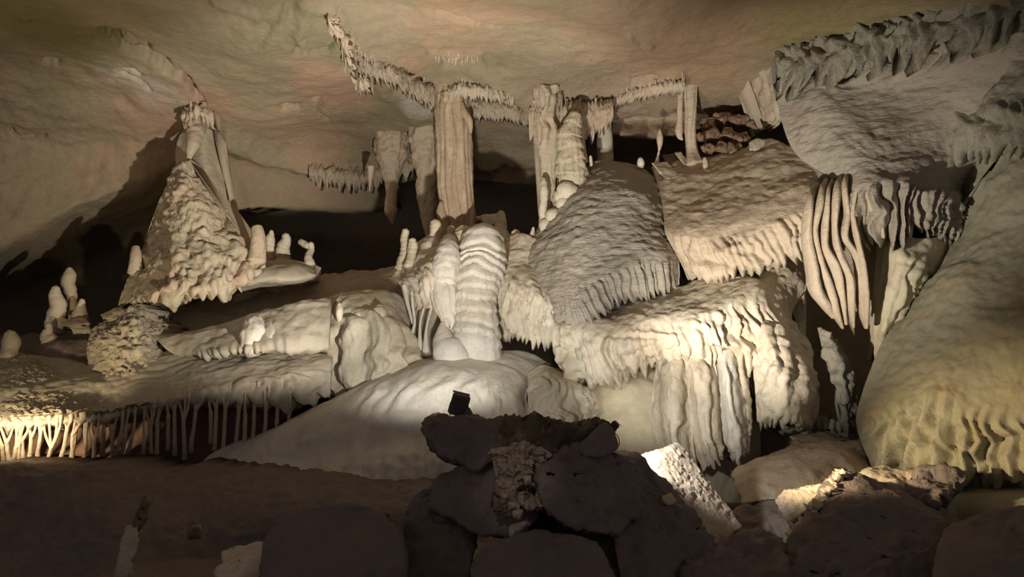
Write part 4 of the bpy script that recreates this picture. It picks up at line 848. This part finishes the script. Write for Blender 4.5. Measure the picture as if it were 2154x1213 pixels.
thing(boulder('rock_slab', [(1370, 342, 10.6), (1405, 340, 10.7), (1432, 372, 10.4), (1400, 378, 10.3), (1380, 350, 10.9)], CREAM, edge=.03, soft=1, rough=.012, rscale=7), 'pale tilted slab on the crest between the grey dome and the brown fan', 'rock')
thing(boulder('rock_slab', [(1418, 320, 10.9), (1432, 318, 10.9), (1448, 340, 10.8), (1440, 348, 10.7), (1425, 330, 11.1)], PINK, edge=.03, soft=1, rough=.012, rscale=7), 'narrow slab leaning on the foot of the small fluted column', 'rock')
thing(boulder('rock', [(1392, 325, 11.2), (1425, 320, 11.2), (1450, 350, 10.9), (1440, 372, 10.7), (1405, 350, 10.8), (1420, 350, 11.4)], DARK, edge=.04, soft=1, rough=.02, rscale=7), 'dark brown rock between the pale tilted slab and the small column', 'rock')
rk = random.Random(3)
lab = ['darkest', 'flattest', 'topmost', 'roundest', 'sharpest', 'smallest', 'reddest', 'palest', 'lowest', 'tallest', 'leaning', 'squarest']
for k, (x, y, w) in enumerate([(1492, 262, 22), (1520, 250, 26), (1555, 255, 24), (1585, 262, 20), (1500, 288, 24), (1532, 282, 22), (1560, 290, 24), (1515, 310, 20), (1545, 312, 18), (1490, 314, 18), (1478, 290, 14), (1600, 245, 16)]):
    d = 11.3 - (y - 245) * .008
    pts = [(x + w * rk.uniform(.7, 1.1) * math.cos(a), y + w * .7 * math.sin(a) * rk.uniform(.7, 1.1), d + rk.uniform(-.14, .14)) for a in np.linspace(0, 6.28, 9)[:-1]] + [(x, y, d - .2), (x, y, d + .2)]
    thing(boulder('rubble_rock', pts, RUBBLE, edge=.035, soft=1, rough=.04, rscale=7, lump=.02, seed=k), 'red brown rock in the heap under the ceiling, ' + {0: 'left end of the top row', 1: 'second in the top row', 2: 'third in the top row', 3: 'lower right in the top row', 11: 'upper right in the top row', 10: 'leftmost of all, against the small column', 4: 'second in the middle row', 5: 'third in the middle row', 6: 'right end of the middle row', 9: 'left end of the bottom row', 7: 'middle of the bottom row', 8: 'right end of the bottom row'}[k], 'rock', 'red brown rocks heaped under the ceiling')
o = loft('tan_hanging_rock', [
    [(1560, 130, 10.6), (1600, 115, 10.4), (1645, 105, 10.1)], [(1585, 190, 10.8), (1610, 190, 10.5), (1645, 190, 10.1)],
    [(1602, 240, 10.7), (1618, 240, 10.5), (1645, 245, 10.2)], [(1610, 268, 10.8), (1622, 262, 10.6), (1640, 262, 10.4)]],
    BROWNFLOW, step=4, thick=.5, ribs=[dict(period=.15, amp=.07, v=(.3, 3), seed=161)], rough=[dict(scale=(5, 5, 5), amp=.07)])
thing(o, 'tan rock web joining the ceiling to the upper right cascade', 'cave rock')
o = loft('ceiling_step', [
    [(1240, 212, 11.2), (1330, 190, 11.1), (1430, 172, 11.0), (1540, 130, 10.8), (1600, 110, 10.6)],
    [(1245, 235, 11.7), (1330, 235, 11.7), (1430, 225, 11.7), (1540, 190, 11.6), (1600, 170, 11.4)],
    [(1250, 262, 12.0), (1330, 250, 12.1), (1430, 250, 12.0), (1540, 225, 11.9), (1600, 215, 11.7)],
    [(1280, 280, 11.9), (1330, 288, 11.9), (1430, 285, 11.8), (1520, 248, 11.8), (1595, 235, 11.6)],
    [(1285, 275, 12.9), (1330, 282, 12.9), (1430, 280, 12.8), (1520, 240, 12.8), (1595, 225, 12.6)]],
    CEIL, step=4.5, thick=.4, rough=[dict(scale=(3, 3, 3), amp=.06), dict(scale=(10, 10, 10), amp=.015)])
thing(o, 'pinkish drooping step of ceiling rock over the alcove right of the column', 'cave rock')
# hanging remnants behind the column
for k, (pts, lb) in enumerate([
    ([(822, 270, 13.2, 36), (822, 330, 13.2, 30), (822, 370, 13.2, 18), (824, 410, 13.1, 13), (822, 440, 13.1, 14), (826, 470, 13.1, 4)], 'broad brown stub hanging well left of the tall column'),
    ([(896, 265, 12.9, 38), (896, 320, 12.9, 32), (898, 370, 12.9, 22), (898, 420, 12.9, 20), (900, 470, 12.9, 12), (900, 500, 12.9, 4)], 'brown pillar stub hanging in shade just left of the tall column'),
    ([(780, 350, 12.9, 8), (779, 375, 12.9, 4), (777, 402, 12.9, 1)], 'thin whitish stalactite on the far ceiling lip, longest there')]):
    stal(pts, lb, BROWNFLOW if k != 2 else CREAM, 'stalactite', 'stalactite', layers=None, rough=.2)

# ------------------------------------------------------------------ little stalactites along the ceiling
def hanging(poly, n, lo, hi, wd, mat, label, group, seed, drop=0, dd=0.0, spread=5):
    rr = random.Random(seed); P = np.array(poly, float)
    l = np.concatenate([[0], np.cumsum(np.hypot(*np.diff(P, axis=0).T))])
    kinds = []
    for j in range(5):                                             # five shapes, then copies of them
        L = .5 + .5 * j / 4
        zz = np.linspace(0, 1, 7); nb = 7; V = []; bx, by = rr.uniform(-.1, .1), rr.uniform(-.1, .1)
        for z in zz:
            w = (1 - z) ** .7 * (1 + .15 * math.sin(z * 9 + j)) + .04
            for a in range(nb):
                t = a / nb * 2 * math.pi; V.append((w * math.cos(t) + bx * z * 3, w * math.sin(t) + by * z * 3, -z))
        me = bpy.data.meshes.new('stalactite'); me.from_pydata(V, [], grid_faces(7, nb, closed_u=True)); me.polygons.foreach_set('use_smooth', [True] * len(me.polygons)); me.materials.append(mat)
        kinds.append(me)
    for k in range(n):
        s = (k + rr.uniform(.1, .9)) / n * l[-1]
        x = float(np.interp(s, l, P[:, 0])) + rr.uniform(-2, 2); y = float(np.interp(s, l, P[:, 1])) + rr.uniform(-spread, spread) + drop
        p = on_shell(x, y) + np.array([0, -dd, .04]); d = float(np.linalg.norm(p)) * .97
        o = bpy.data.objects.new('stalactite', kinds[k % 5]); COL.objects.link(o)
        o.location = p; L = rr.uniform(lo, hi) * d / F; w = wd * rr.uniform(.6, 1.3) * d / F
        o.scale = (w, w, L + .05); o.rotation_euler = (rr.uniform(-.08, .08), rr.uniform(-.08, .08), rr.uniform(0, 6))
        thing(o, label, 'stalactite', group)
hanging([(740, 60), (765, 105), (800, 130), (835, 142), (870, 166), (912, 190)], 46, 10, 26, 2.6, BROWNFLOW, 'small pale stalactite on the ceiling ridge running up left from the column top', 'stalactites on the ridge left of the column', 1)
hanging([(925, 188), (980, 180), (1040, 186), (1075, 196)], 34, 8, 22, 2.3, BROWNFLOW, 'small stalactite in the upper fringe directly above and right of the column top', 'stalactites in the fringe over the column', 2)
hanging([(990, 205), (1050, 215), (1110, 222), (1135, 230)], 34, 12, 28, 2.4, BROWNFLOW, 'small stalactite in the lower fringe between the column and the split column', 'stalactites between the two columns', 3, drop=4)
hanging([(1125, 228), (1180, 220), (1240, 222), (1275, 222)], 58, 16, 46, 3.4, BROWNFLOW, 'thin tan stalactite in the dense fringe above the stacked pale stalagmite', 'dense stalactites above the stacked stalagmite', 4, drop=2, dd=.35, spread=9)
hanging([(1280, 212), (1330, 194), (1400, 178), (1440, 170)], 40, 7, 20, 2.6, BROWNFLOW, 'tiny stalactite on the ceiling edge over the pink alcove', 'stalactites over the pink alcove', 5, dd=.1)
hanging([(660, 352), (720, 366), (780, 356), (850, 338)], 22, 10, 30, 3.6, BROWNFLOW, 'dim stalactite on the far ceiling lip left of the column', 'stalactites on the far lip', 6, dd=.15, spread=8)
hanging([(395, 232), (415, 226), (440, 232), (452, 242)], 14, 8, 22, 4.5, BROWNFLOW, 'stubby brown stalactite clustered round the root of the big hanging stalactite', 'stubby stalactites over the great stalagmite', 7, dd=.1)
hanging([(720, 60), (730, 95), (722, 120), (745, 140), (770, 150)], 16, 14, 46, 5, SMOOTHGREY, 'grey green finger of stone hanging near the top of the ceiling ridge', 'grey fingers near the top of the ridge', 8)
hanging([(915, 122), (960, 128), (1010, 134)], 16, 6, 12, 2.6, CREAM, 'tiny pale stalactite on the short raised scar of the ceiling above the column', 'stalactites on the ceiling scar', 9)


def fringe(rows, mat, label, seed, per=.055, amp=.05, tips=9, th=.25):
    n = len(rows)
    o = loft('fringe_band', rows, mat, step=2.6, thick=th, ribs=[dict(period=per, amp=amp, v=(.2, n), seed=seed, ramp=.5, tips=tips, tv=n - 1, tw=.8, p=1.5, sharp=.8)], rough=[dict(scale=(5, 5, 5), amp=.05), dict(scale=(14, 14, 8), amp=.02)])
    return thing(o, label, 'stalactite fringe')
def S(x, y, dy=0, dd=0.0):
    """a point hanging dy photo pixels under the ceiling seen at (x, y)"""
    p = on_shell(x, y); q = p - np.array([0, EYE * 0, EYE]); d = q[1] * CA + q[2] * SA
    return (x, y + dy, float(d) - .03 - dd)
def along(poly, drops, dds):
    return [[S(x, y, dy * k, dd) for (x, y, k) in poly] for dy, dd in zip(drops, dds)]
fringe(along([(722, 55, 1.2), (760, 108, 1.1), (800, 130, 1), (840, 146, 1), (880, 172, 1), (914, 190, 1)], (-14, 0, 18, 32), (-.12, .06, .07, .02)), RIDGEM, 'ragged fringed band of the ceiling ridge left of the column top', 201, amp=.07, tips=18)
fringe(along([(690, 20, 1), (712, 40, 1), (735, 75, 1.4), (748, 110, 1.6), (775, 145, 1)], (-8, 6, 22, 40), (-.1, .06, .07, .0)), BROWNFLOW, 'dark grey green knot of hanging rock at the top of the ceiling ridge', 202, per=.12, amp=.08, tips=20)
fringe(along([(918, 194, 1), (950, 182, 1), (1000, 178, 1), (1050, 186, 1), (1080, 198, 1)], (-8, 2, 12, 22), (-.1, .05, .06, .03)), BROWNFLOW, 'short fringed band curving over the top of the column', 203)
fringe(along([(975, 205, 1), (1030, 210, 1), (1085, 214, 1), (1125, 228, 1)], (-10, 4, 20, 36), (-.1, .07, .09, .04)), RIDGEM, 'thick fringed band between the column top and the split column', 204)
fringe(along([(1112, 222, 1), (1150, 216, 1.3), (1200, 212, 1.2), (1245, 214, 1.2), (1290, 208, .9)], (-10, 8, 30, 52), (-.15, .30, .36, .30)), BROWNFLOW, 'deep tan fringed band over the stacked pale stalagmite', 205, per=.06, amp=.08, tips=26)
fringe(along([(1285, 208, 1), (1330, 190, 1), (1380, 178, 1), (1435, 170, 1), (1440, 168, 1)], (-8, 0, 8, 16), (-.1, .04, .05, .03)), BROWNFLOW, 'thin fringed edge running from the split column toward the cascade', 206)
fringe(along([(650, 345, 1), (700, 352, 1), (760, 356, 1), (810, 345, 1), (860, 332, 1), (912, 326, 1)], (-10, 6, 20, 32), (-.1, .12, .16, .05)), BROWNFLOW, 'dim fringed lip of the far ceiling left of the column', 207, per=.10, amp=.08, tips=18)
fringe(along([(385, 232, 1), (415, 226, 1), (450, 236, 1)], (-12, 0, 14, 24), (-.1, .12, .15, .05)), BROWNFLOW, 'brown collar of rock round the root of the big hanging stalactite', 208, per=.10, amp=.07, tips=14)

# ------------------------------------------------------------------ dark rock pile in the middle
def rock(name, pts, label, mat=DARK, **k):
    kw = dict(edge=.04, soft=1, rough=.06, rscale=3.2, lump=.03); kw.update(k)
    return thing(boulder(name, pts, mat, **kw), label, 'rock' if 'boulder' not in name else 'boulder')
rock('boulder', [(893, 905, 5.6), (905, 880, 5.6), (1010, 884, 5.5), (1060, 888, 5.5), (1062, 960, 5.3), (1000, 985, 5.35), (935, 960, 5.45), (900, 935, 5.6), (925, 890, 6.4), (905, 900, 6.2), (1050, 892, 6.4), (1000, 960, 6.3), (925, 950, 6.2)], 'dark boulder under the tilted floodlight, at the top left of the rock pile', seed=1)
PATCHY = stone('patchy_popcorn', [(.3, (.56, .45, .34)), (.5, (.70, .58, .46)), (.7, (.60, .49, .38))], 3, .9, .9, 40, spots=(1.0, (.13, .10, .085), 6))
CRUST = stone('crusted_dark_rock', [(.3, (.16, .12, .085)), (.5, (.26, .20, .14)), (.7, (.20, .16, .12))], 3, .9, 1.0, 26, spots=(.9, (.52, .42, .32), 5))
rock('boulder', [(1040, 888, 5.6), (1080, 890, 5.5), (1160, 896, 5.5), (1275, 903, 5.6), (1270, 960, 5.5), (1160, 985, 5.4), (1060, 985, 5.4), (1045, 930, 5.4), (1080, 890, 6.0), (1260, 900, 6.1), (1160, 960, 6)], 'ragged crusted boulder along the top middle of the rock pile', CRUST, lump=.07, lscale=18, seed=2)
rock('boulder', [(1208, 945, 5.25), (1262, 892, 5.3), (1275, 887, 5.35), (1292, 905, 5.3), (1302, 940, 5.2), (1270, 965, 5.15), (1230, 962, 5.15), (1275, 900, 5.6), (1240, 950, 5.6), (1295, 945, 5.55)], 'small smooth wedge shaped boulder beside the little lamp at right', soft=3, rough=.012, lump=0, seed=3)
rock('boulder', [(1120, 1000, 5.1), (1150, 955, 5.25), (1230, 945, 5.3), (1310, 955, 5.3), (1345, 1000, 5.2), (1350, 1080, 5.1), (1300, 1125, 5.0), (1220, 1120, 4.95), (1150, 1085, 4.95), (1200, 960, 5.9), (1330, 1000, 5.9), (1200, 1110, 5.7), (1330, 1100, 5.7)], 'biggest rounded brown boulder in the rock pile', soft=3, rough=.06, rscale=3, seed=4)
rock('boulder', [(1290, 950, 5.8), (1345, 958, 5.8), (1385, 1000, 5.7), (1430, 1060, 5.6), (1480, 1120, 5.5), (1540, 1200, 5.4), (1560, 1260, 5.3), (1300, 1260, 5.0), (1290, 1050, 5.4), (1380, 1000, 6.1), (1520, 1200, 5.8), (1300, 960, 6.2)], 'long dark sloping boulder forming the right shoulder of the rock pile', lump=.05, seed=5)
rock('boulder', [(930, 985, 5.6), (1000, 960, 5.5), (1060, 965, 5.45), (1120, 990, 5.4), (1140, 1090, 5.2), (1090, 1130, 5.2), (980, 1120, 5.25), (900, 1060, 5.5), (900, 1010, 5.6), (1000, 980, 6.2), (1120, 1000, 6.2), (950, 1100, 6.0)], 'black boulder low on the left side of the rock pile', seed=6)
rock('boulder', [(975, 1230, 4.6), (1010, 1150, 4.8), (1090, 1118, 4.85), (1180, 1115, 4.9), (1260, 1140, 4.8), (1300, 1200, 4.6), (1300, 1290, 4.4), (975, 1290, 4.4), (1100, 1130, 5.5), (1250, 1150, 5.4)], 'brown rounded boulder at the bottom middle of the view', soft=3, rough=.05, seed=7)
for pts, lb in [
 ([(870, 1045, 5.9), (915, 1015, 5.9), (960, 1060, 5.7), (1000, 1130, 5.5), (1000, 1260, 5.1), (850, 1270, 5.1), (840, 1130, 5.6), (930, 1060, 6.4), (950, 1200, 6.2)], 'black rock at the left foot of the rock pile'),
 ([(1130, 1080, 5.7), (1230, 1100, 5.6), (1330, 1090, 5.6), (1400, 1150, 5.4), (1420, 1280, 5.0), (1100, 1280, 5.0), (1100, 1120, 5.6), (1250, 1100, 6.4), (1380, 1200, 6.2)], 'black rock wedged under the biggest rounded boulder'),
 ([(1010, 960, 5.8), (1080, 930, 5.8), (1180, 940, 5.8), (1200, 1000, 5.7), (1180, 1100, 5.6), (1040, 1110, 5.6), (1000, 1030, 5.8), (1100, 950, 6.4), (1150, 1080, 6.3)], 'black rock in the shadow behind the popcorn strip'),
 ([(1440, 1180, 5.3), (1560, 1120, 5.9), (1650, 1130, 5.8), (1660, 1290, 5.0), (1420, 1290, 4.9), (1560, 1150, 6.5)], 'black rock at the bottom below the bright slab')]:
    rock('boulder', pts, lb, seed=len(lb))
o = loft('popcorn_crust', [
    [(1030, 948, 5.28), (1060, 940, 5.2), (1090, 935, 5.2), (1120, 940, 5.22), (1160, 950, 5.28)],
    [(1052, 990, 5.22), (1070, 985, 5.14), (1085, 985, 5.12), (1098, 985, 5.15), (1110, 990, 5.25)],
    [(1046, 1030, 5.2), (1065, 1030, 5.1), (1085, 1030, 5.07), (1100, 1035, 5.1), (1116, 1030, 5.2)],
    [(1036, 1058, 5.18), (1060, 1060, 5.08), (1085, 1062, 5.03), (1110, 1062, 5.03), (1140, 1068, 5.1)],
    [(1050, 1062, 5.2), (1070, 1072, 5.1), (1085, 1082, 5.05), (1100, 1075, 5.05), (1130, 1070, 5.12)]],
    PATCHY, step=2.6, thick=.12, rough=[dict(kind='lumps', scale=(16, 16, 16), amp=.05), dict(kind='lumps', scale=(34, 34, 34), amp=.03), dict(scale=(8, 8, 8), amp=.04)])
thing(o, 'pale popcorn crusted strip of rock running down the middle of the rock pile', 'rock')
rock('popcorn_rock', [(1078, 1075, 5.0), (1100, 1072, 5.0), (1094, 1092, 4.98), (1080, 1088, 4.98), (1088, 1080, 4.92), (1088, 1080, 5.1)], 'little pale knob at the bottom end of the popcorn strip', POPCORN, edge=.02, rough=.01, lump=.01)
rock('popcorn_rock', [(1100, 1000, 5.05), (1118, 998, 5.05), (1118, 1018, 5.05), (1104, 1022, 5.05), (1110, 1010, 4.98), (1110, 1008, 5.15)], 'yellowish knob right of the popcorn strip', POPCORN, edge=.02, rough=.01, lump=.01)
rock('popcorn_rock', [(1070, 1108, 4.95), (1106, 1098, 4.95), (1090, 1120, 4.9), (1075, 1130, 4.9), (1088, 1110, 4.85), (1088, 1110, 5.05)], 'crumbly pale scrap of rock below the popcorn strip', POPCORN, edge=.02, rough=.02, lump=.02)

# bright slab
o = thing(boulder('bright_slab', [(1346, 958, 6.3), (1426, 929, 6.6), (1462, 972, 6.55), (1560, 1108, 6.3), (1492, 1163, 5.9), (1420, 1050, 6.05), (1380, 980, 6.2), (1350, 990, 6.8), (1470, 1000, 7.0), (1540, 1120, 6.7), (1500, 1165, 6.4)], POPCORN, edge=.022, soft=1, rough=.012, rscale=6, lump=.012, lscale=26, seed=9), 'long tilted slab glaring in the lamplight right of the rock pile', 'rock')
rock('popcorn_rock', [(1392, 1040, 5.6), (1412, 1036, 5.6), (1425, 1052, 5.55), (1408, 1062, 5.5), (1396, 1055, 5.5), (1408, 1048, 5.75)], 'pale popcorn lump caught by light on the edge of the dark right shoulder', POPCORN, edge=.02, rough=.015, lump=.02)

# rocks at lower right
rock('boulder', [(1700, 1060, 6.3), (1755, 1000, 6.5), (1770, 993, 6.5), (1810, 1000, 6.4), (1910, 1042, 6.2), (1990, 1085, 6.0), (2000, 1160, 5.6), (2000, 1290, 5.2), (1600, 1290, 5.2), (1655, 1150, 5.8), (1770, 1000, 7.1), (1960, 1080, 6.9), (1700, 1100, 6.9)], 'very large dark pointed boulder at the lower right', edge=.05, rough=.05, soft=1, seed=11)
rock('popcorn_rock', [(1630, 1050, 6.6), (1650, 1032, 6.6), (1735, 1018, 6.5), (1728, 1042, 6.4), (1700, 1075, 6.35), (1662, 1098, 6.3), (1640, 1070, 6.5), (1690, 1040, 6.9), (1680, 1090, 6.7)], 'lit bumpy pinkish rock left of the very large pointed boulder', POPCORN, edge=.022, rough=.02, lump=.035, lscale=20, seed=12)
o = loft('popcorn_ridge', [
    [(1772, 990, 6.52), (1750, 1008, 6.45), (1738, 1030, 6.4), (1720, 1060, 6.25), (1690, 1100, 6.1), (1660, 1128, 6.0)],
    [(1778, 994, 6.42), (1758, 1012, 6.36), (1745, 1036, 6.3), (1726, 1066, 6.15), (1696, 1104, 6.0), (1666, 1134, 5.9)],
    [(1780, 998, 6.5), (1762, 1018, 6.42), (1748, 1042, 6.36), (1730, 1072, 6.2), (1700, 1108, 6.05), (1668, 1142, 5.95)]],
    POPCORN, step=2.5, thick=.1, rough=[dict(kind='lumps', scale=(18, 18, 18), amp=.06), dict(kind='lumps', scale=(40, 40, 40), amp=.02)])
thing(o, 'knobbly lit ridge running down the left edge of the very large pointed boulder', 'rock')
rock('rock_slab', [(1800, 1000, 7.1), (1840, 985, 7.3), (1925, 988, 7.2), (1918, 1020, 6.9), (1905, 1042, 6.8), (1850, 1020, 6.9), (1860, 990, 7.6), (1910, 1010, 7.5)], 'pinkish lit slab behind the top of the very large pointed boulder', PINK, lump=.03, seed=13)
rock('boulder', [(1925, 990, 6.9), (1985, 985, 6.9), (2030, 998, 6.8), (2040, 1010, 6.7), (1990, 1045, 6.5), (1965, 1062, 6.4), (1910, 1045, 6.6), (1960, 990, 7.4), (2010, 1020, 7.2), (1930, 1050, 7)], 'black angular rock wedged against the right wall', seed=14)
rock('rock_slab', [(1530, 1000, 7.9), (1600, 960, 8.3), (1700, 930, 8.6), (1815, 925, 8.7), (1828, 990, 8.2), (1780, 1000, 7.8), (1700, 990, 7.5), (1620, 1000, 7.4), (1560, 1060, 7.1), (1700, 1040, 7.1), (1810, 1040, 7.6), (1600, 980, 8.9), (1810, 960, 9.2)], 'wide dim brown slab lying below the black recess', BROWNFLOW, rough=.04, lump=.01, seed=15, edge=.06)
rock('rock_slab', [(1660, 918, 8.9), (1720, 898, 9.2), (1800, 905, 9.2), (1790, 925, 8.9), (1680, 935, 8.7), (1720, 910, 9.5)], 'thin brown shelf of rock in the mouth of the black recess', BROWNFLOW, rough=.03, seed=16, edge=.05)
rock('boulder', [(1520, 1075, 7.0), (1600, 1050, 7.2), (1700, 1045, 7.1), (1740, 1120, 6.6), (1650, 1210, 6.2), (1500, 1230, 6.2), (1470, 1120, 6.7), (1600, 1075, 7.8), (1700, 1110, 7.6), (1500, 1150, 7.4)], 'black rock filling the gap between the bright slab and the pinkish rock', seed=17, edge=.06)
o = loft('mossy_mound', [
    [(1960, 1060, 7.4), (2030, 1020, 7.5), (2110, 1015, 7.4), (2250, 1020, 7.0), (2450, 1020, 6.7)],
    [(1975, 1100, 6.9), (2050, 1070, 6.8), (2120, 1055, 6.7), (2250, 1060, 6.4), (2450, 1060, 6.2)],
    [(1980, 1160, 6.4), (2050, 1140, 6.2), (2120, 1130, 6.2), (2250, 1130, 5.9), (2450, 1130, 5.8)]], OLIVE, step=6, thick=.5, rough=[dict(scale=(1.5, 1.5, 1.5), amp=.06)])
thing(o, 'smooth olive mound at the foot of the right wall', 'rock')
rock('boulder', [(1980, 1110, 5.6), (2060, 1085, 5.6), (2160, 1062, 5.5), (2350, 1050, 5.2), (2500, 1300, 4.5), (1950, 1300, 4.7), (1960, 1180, 5.2), (2150, 1080, 6.2), (2350, 1080, 6.0), (2000, 1130, 6.2)], 'black boulder filling the bottom right corner', edge=.06, soft=2, rough=.03, seed=18)
# rocks at lower left
o = loft('dark_ledge', [
    [(-150, 985, 8.0), (60, 972, 8.0), (150, 974, 8.0), (240, 972, 8.1), (320, 985, 8.2), (430, 980, 8.3), (560, 990, 8.2), (700, 1000, 8.0), (830, 1005, 7.9), (920, 1010, 7.8)],
    [(-150, 1000, 7.6), (60, 988, 7.55), (150, 992, 7.5), (240, 995, 7.6), (320, 1010, 7.6), (430, 1010, 7.7), (560, 1020, 7.6), (700, 1035, 7.5), (830, 1035, 7.4), (920, 1030, 7.3)],
    [(-150, 1080, 7.0), (60, 1080, 7.0), (150, 1080, 6.9), (240, 1085, 6.9), (320, 1090, 7.0), (430, 1090, 7.1), (560, 1090, 7.0), (700, 1090, 6.9), (830, 1090, 6.9), (920, 1080, 6.8)],
    [(-150, 1250, 6.3), (60, 1250, 6.3), (150, 1250, 6.3), (240, 1250, 6.3), (320, 1250, 6.4), (430, 1250, 6.5), (560, 1250, 6.5), (700, 1250, 6.4), (830, 1250, 6.4), (920, 1250, 6.3)]],
    DARK, step=5, thick=.6, rough=[dict(scale=(1.5, 1.5, 1.5), amp=.06), dict(scale=(8, 8, 8), amp=.02)])
DL = thing(o, 'black rock ledge below the root like draperies across the lower left', 'rock')
rock('boulder', [(545, 1160, 5.2), (570, 1100, 5.4), (640, 1068, 5.5), (730, 1055, 5.5), (810, 1070, 5.4), (850, 1120, 5.2), (860, 1220, 4.9), (860, 1300, 4.7), (530, 1300, 4.8), (640, 1080, 6.2), (820, 1100, 6.1)], 'round dark brown boulder at the bottom left of the rock pile', soft=4, rough=.03, lump=0, seed=21)
rock('rock_slab', [(458, 1190, 5.6), (470, 1158, 5.8), (545, 1156, 5.8), (556, 1140, 5.85), (550, 1170, 5.5), (545, 1260, 5.1), (450, 1260, 5.1), (500, 1160, 6.2), (540, 1190, 6.1)], 'sandy lit slab at the bottom left beside the round boulder', POPCORN, edge=.03, lump=.01, seed=22)
rock('rock', [(248, 1210, 5.6), (250, 1130, 5.7), (268, 1105, 5.8), (294, 1100, 5.8), (296, 1130, 5.7), (280, 1180, 5.6), (262, 1230, 5.5), (275, 1140, 6.1)], 'narrow crusty lit rock standing in the dark at the lower left', ROUGH, edge=.03, lump=.05, lscale=14, seed=23)
rock('rock', [(276, 1120, 5.85), (300, 1045, 5.95), (310, 1034, 5.95), (306, 1070, 5.9), (292, 1120, 5.8), (296, 1070, 6.1)], 'thin dim spike of rock above the narrow crusty one', CRUST, edge=.03, seed=24)
rock('rock', [(398, 1130, 5.7), (396, 1108, 5.7), (404, 1096, 5.7), (424, 1112, 5.7), (420, 1130, 5.65), (410, 1115, 5.9)], 'small isolated grey rock catching light in the dark at the lower left', CRUST, edge=.025, seed=25)

# ------------------------------------------------------------------ lamps
METAL = plain('dull_black_metal', (.15, .12, .11), .6, .3); GLASS = plain('lamp_lens', (.9, .85, .7), .2, 0, ((1, .86, .62), 12)); RUBBER = plain('rubber_cable', (.02, .02, .02), .7)
def box(name, c, ax, hx, hy, hz, mat, parent, bev=.006):
    bm = bmesh.new(); bmesh.ops.create_cube(bm, size=2)
    for v in bm.verts: v.co = Vector((v.co.x * hx, v.co.y * hy, v.co.z * hz))
    bmesh.ops.bevel(bm, geom=bm.edges[:], offset=bev, segments=2, affect='EDGES')
    R = ax.to_3x3()
    V = np.array([(R @ v.co + Vector(c))[:] for v in bm.verts]); fc = [tuple(v.index for v in f.verts) for f in bm.faces]; bm.free()
    return mesh_obj(name, V, fc, mat, parent, np.array(c), smooth_=False)
def floodlight(p, aim, s, roll, label, feet):
    p = Vector(p); aim = Vector(aim); dirn = (aim - p).normalized()
    q = dirn.to_track_quat('Y', 'Z'); M = q.to_matrix().to_4x4()
    from mathutils import Matrix
    M = M @ Matrix.Rotation(roll, 4, 'Y')
    r = root_at('floodlight', Vector(feet)); thing(r, label, 'floodlight')
    h = box('housing', p, M, s, s * .45, s * 1.2, METAL, r)
    def L(x, y, z): return p + M.to_3x3() @ Vector((x, y, z))
    box('visor', L(0, s * .7, s * 1.22), M, s * 1.02, s * .35, s * .03, METAL, r, .002)
    box('lens', L(0, s * .46, 0), M, s * .88, s * .03, s * 1.05, GLASS, r, .003)
    for k in range(5): box('cooling_fin', L(-s * .7 + k * s * .35, -s * .5, 0), M, s * .04, s * .12, s * 1.0, METAL, r, .002)
    for e in (-1, 1): box('bracket_arm', L(e * s * 1.06, 0, -s * .5), M, s * .035, s * .1, s * .62, METAL, r, .002)
    box('base_plate', Vector(feet) + Vector((0, 0, s * .08)), Matrix.Identity(4), s * .7, s * .4, s * .06, METAL, r, .003)
    return r
f1 = floodlight(wp(966, 851, 5.75), wp(900, 640, 9.5), .062, math.radians(14), 'black square floodlight tilted on top of the rock pile', wp(975, 880, 5.75))
lathe('ballast', [(985, 858, 5.72, 4), (985, 868, 5.72, 9), (988, 880, 5.72, 9)], METAL, parent=f1, step=3, base=W(985, 878, 5.72))
lathe('cable', [(950, 862, 5.74, .8), (947, 872, 5.72, .8), (949, 881, 5.7, .8), (960, 884, 5.7, .8)], RUBBER, parent=f1, step=2, nseg=6, base=W(960, 884, 5.7))
f2 = floodlight(wp(1291, 897, 5.75), wp(1450, 960, 7.2), .03, math.radians(40), 'small black lamp peeking over the wedge shaped boulder', wp(1288, 925, 5.75))
lathe('cable', [(1292, 908, 5.7, .9), (1300, 918, 5.66, .9), (1303, 932, 5.64, .9), (1298, 944, 5.62, .9)], RUBBER, parent=f2, step=2, nseg=6, base=W(1298, 944, 5.62))
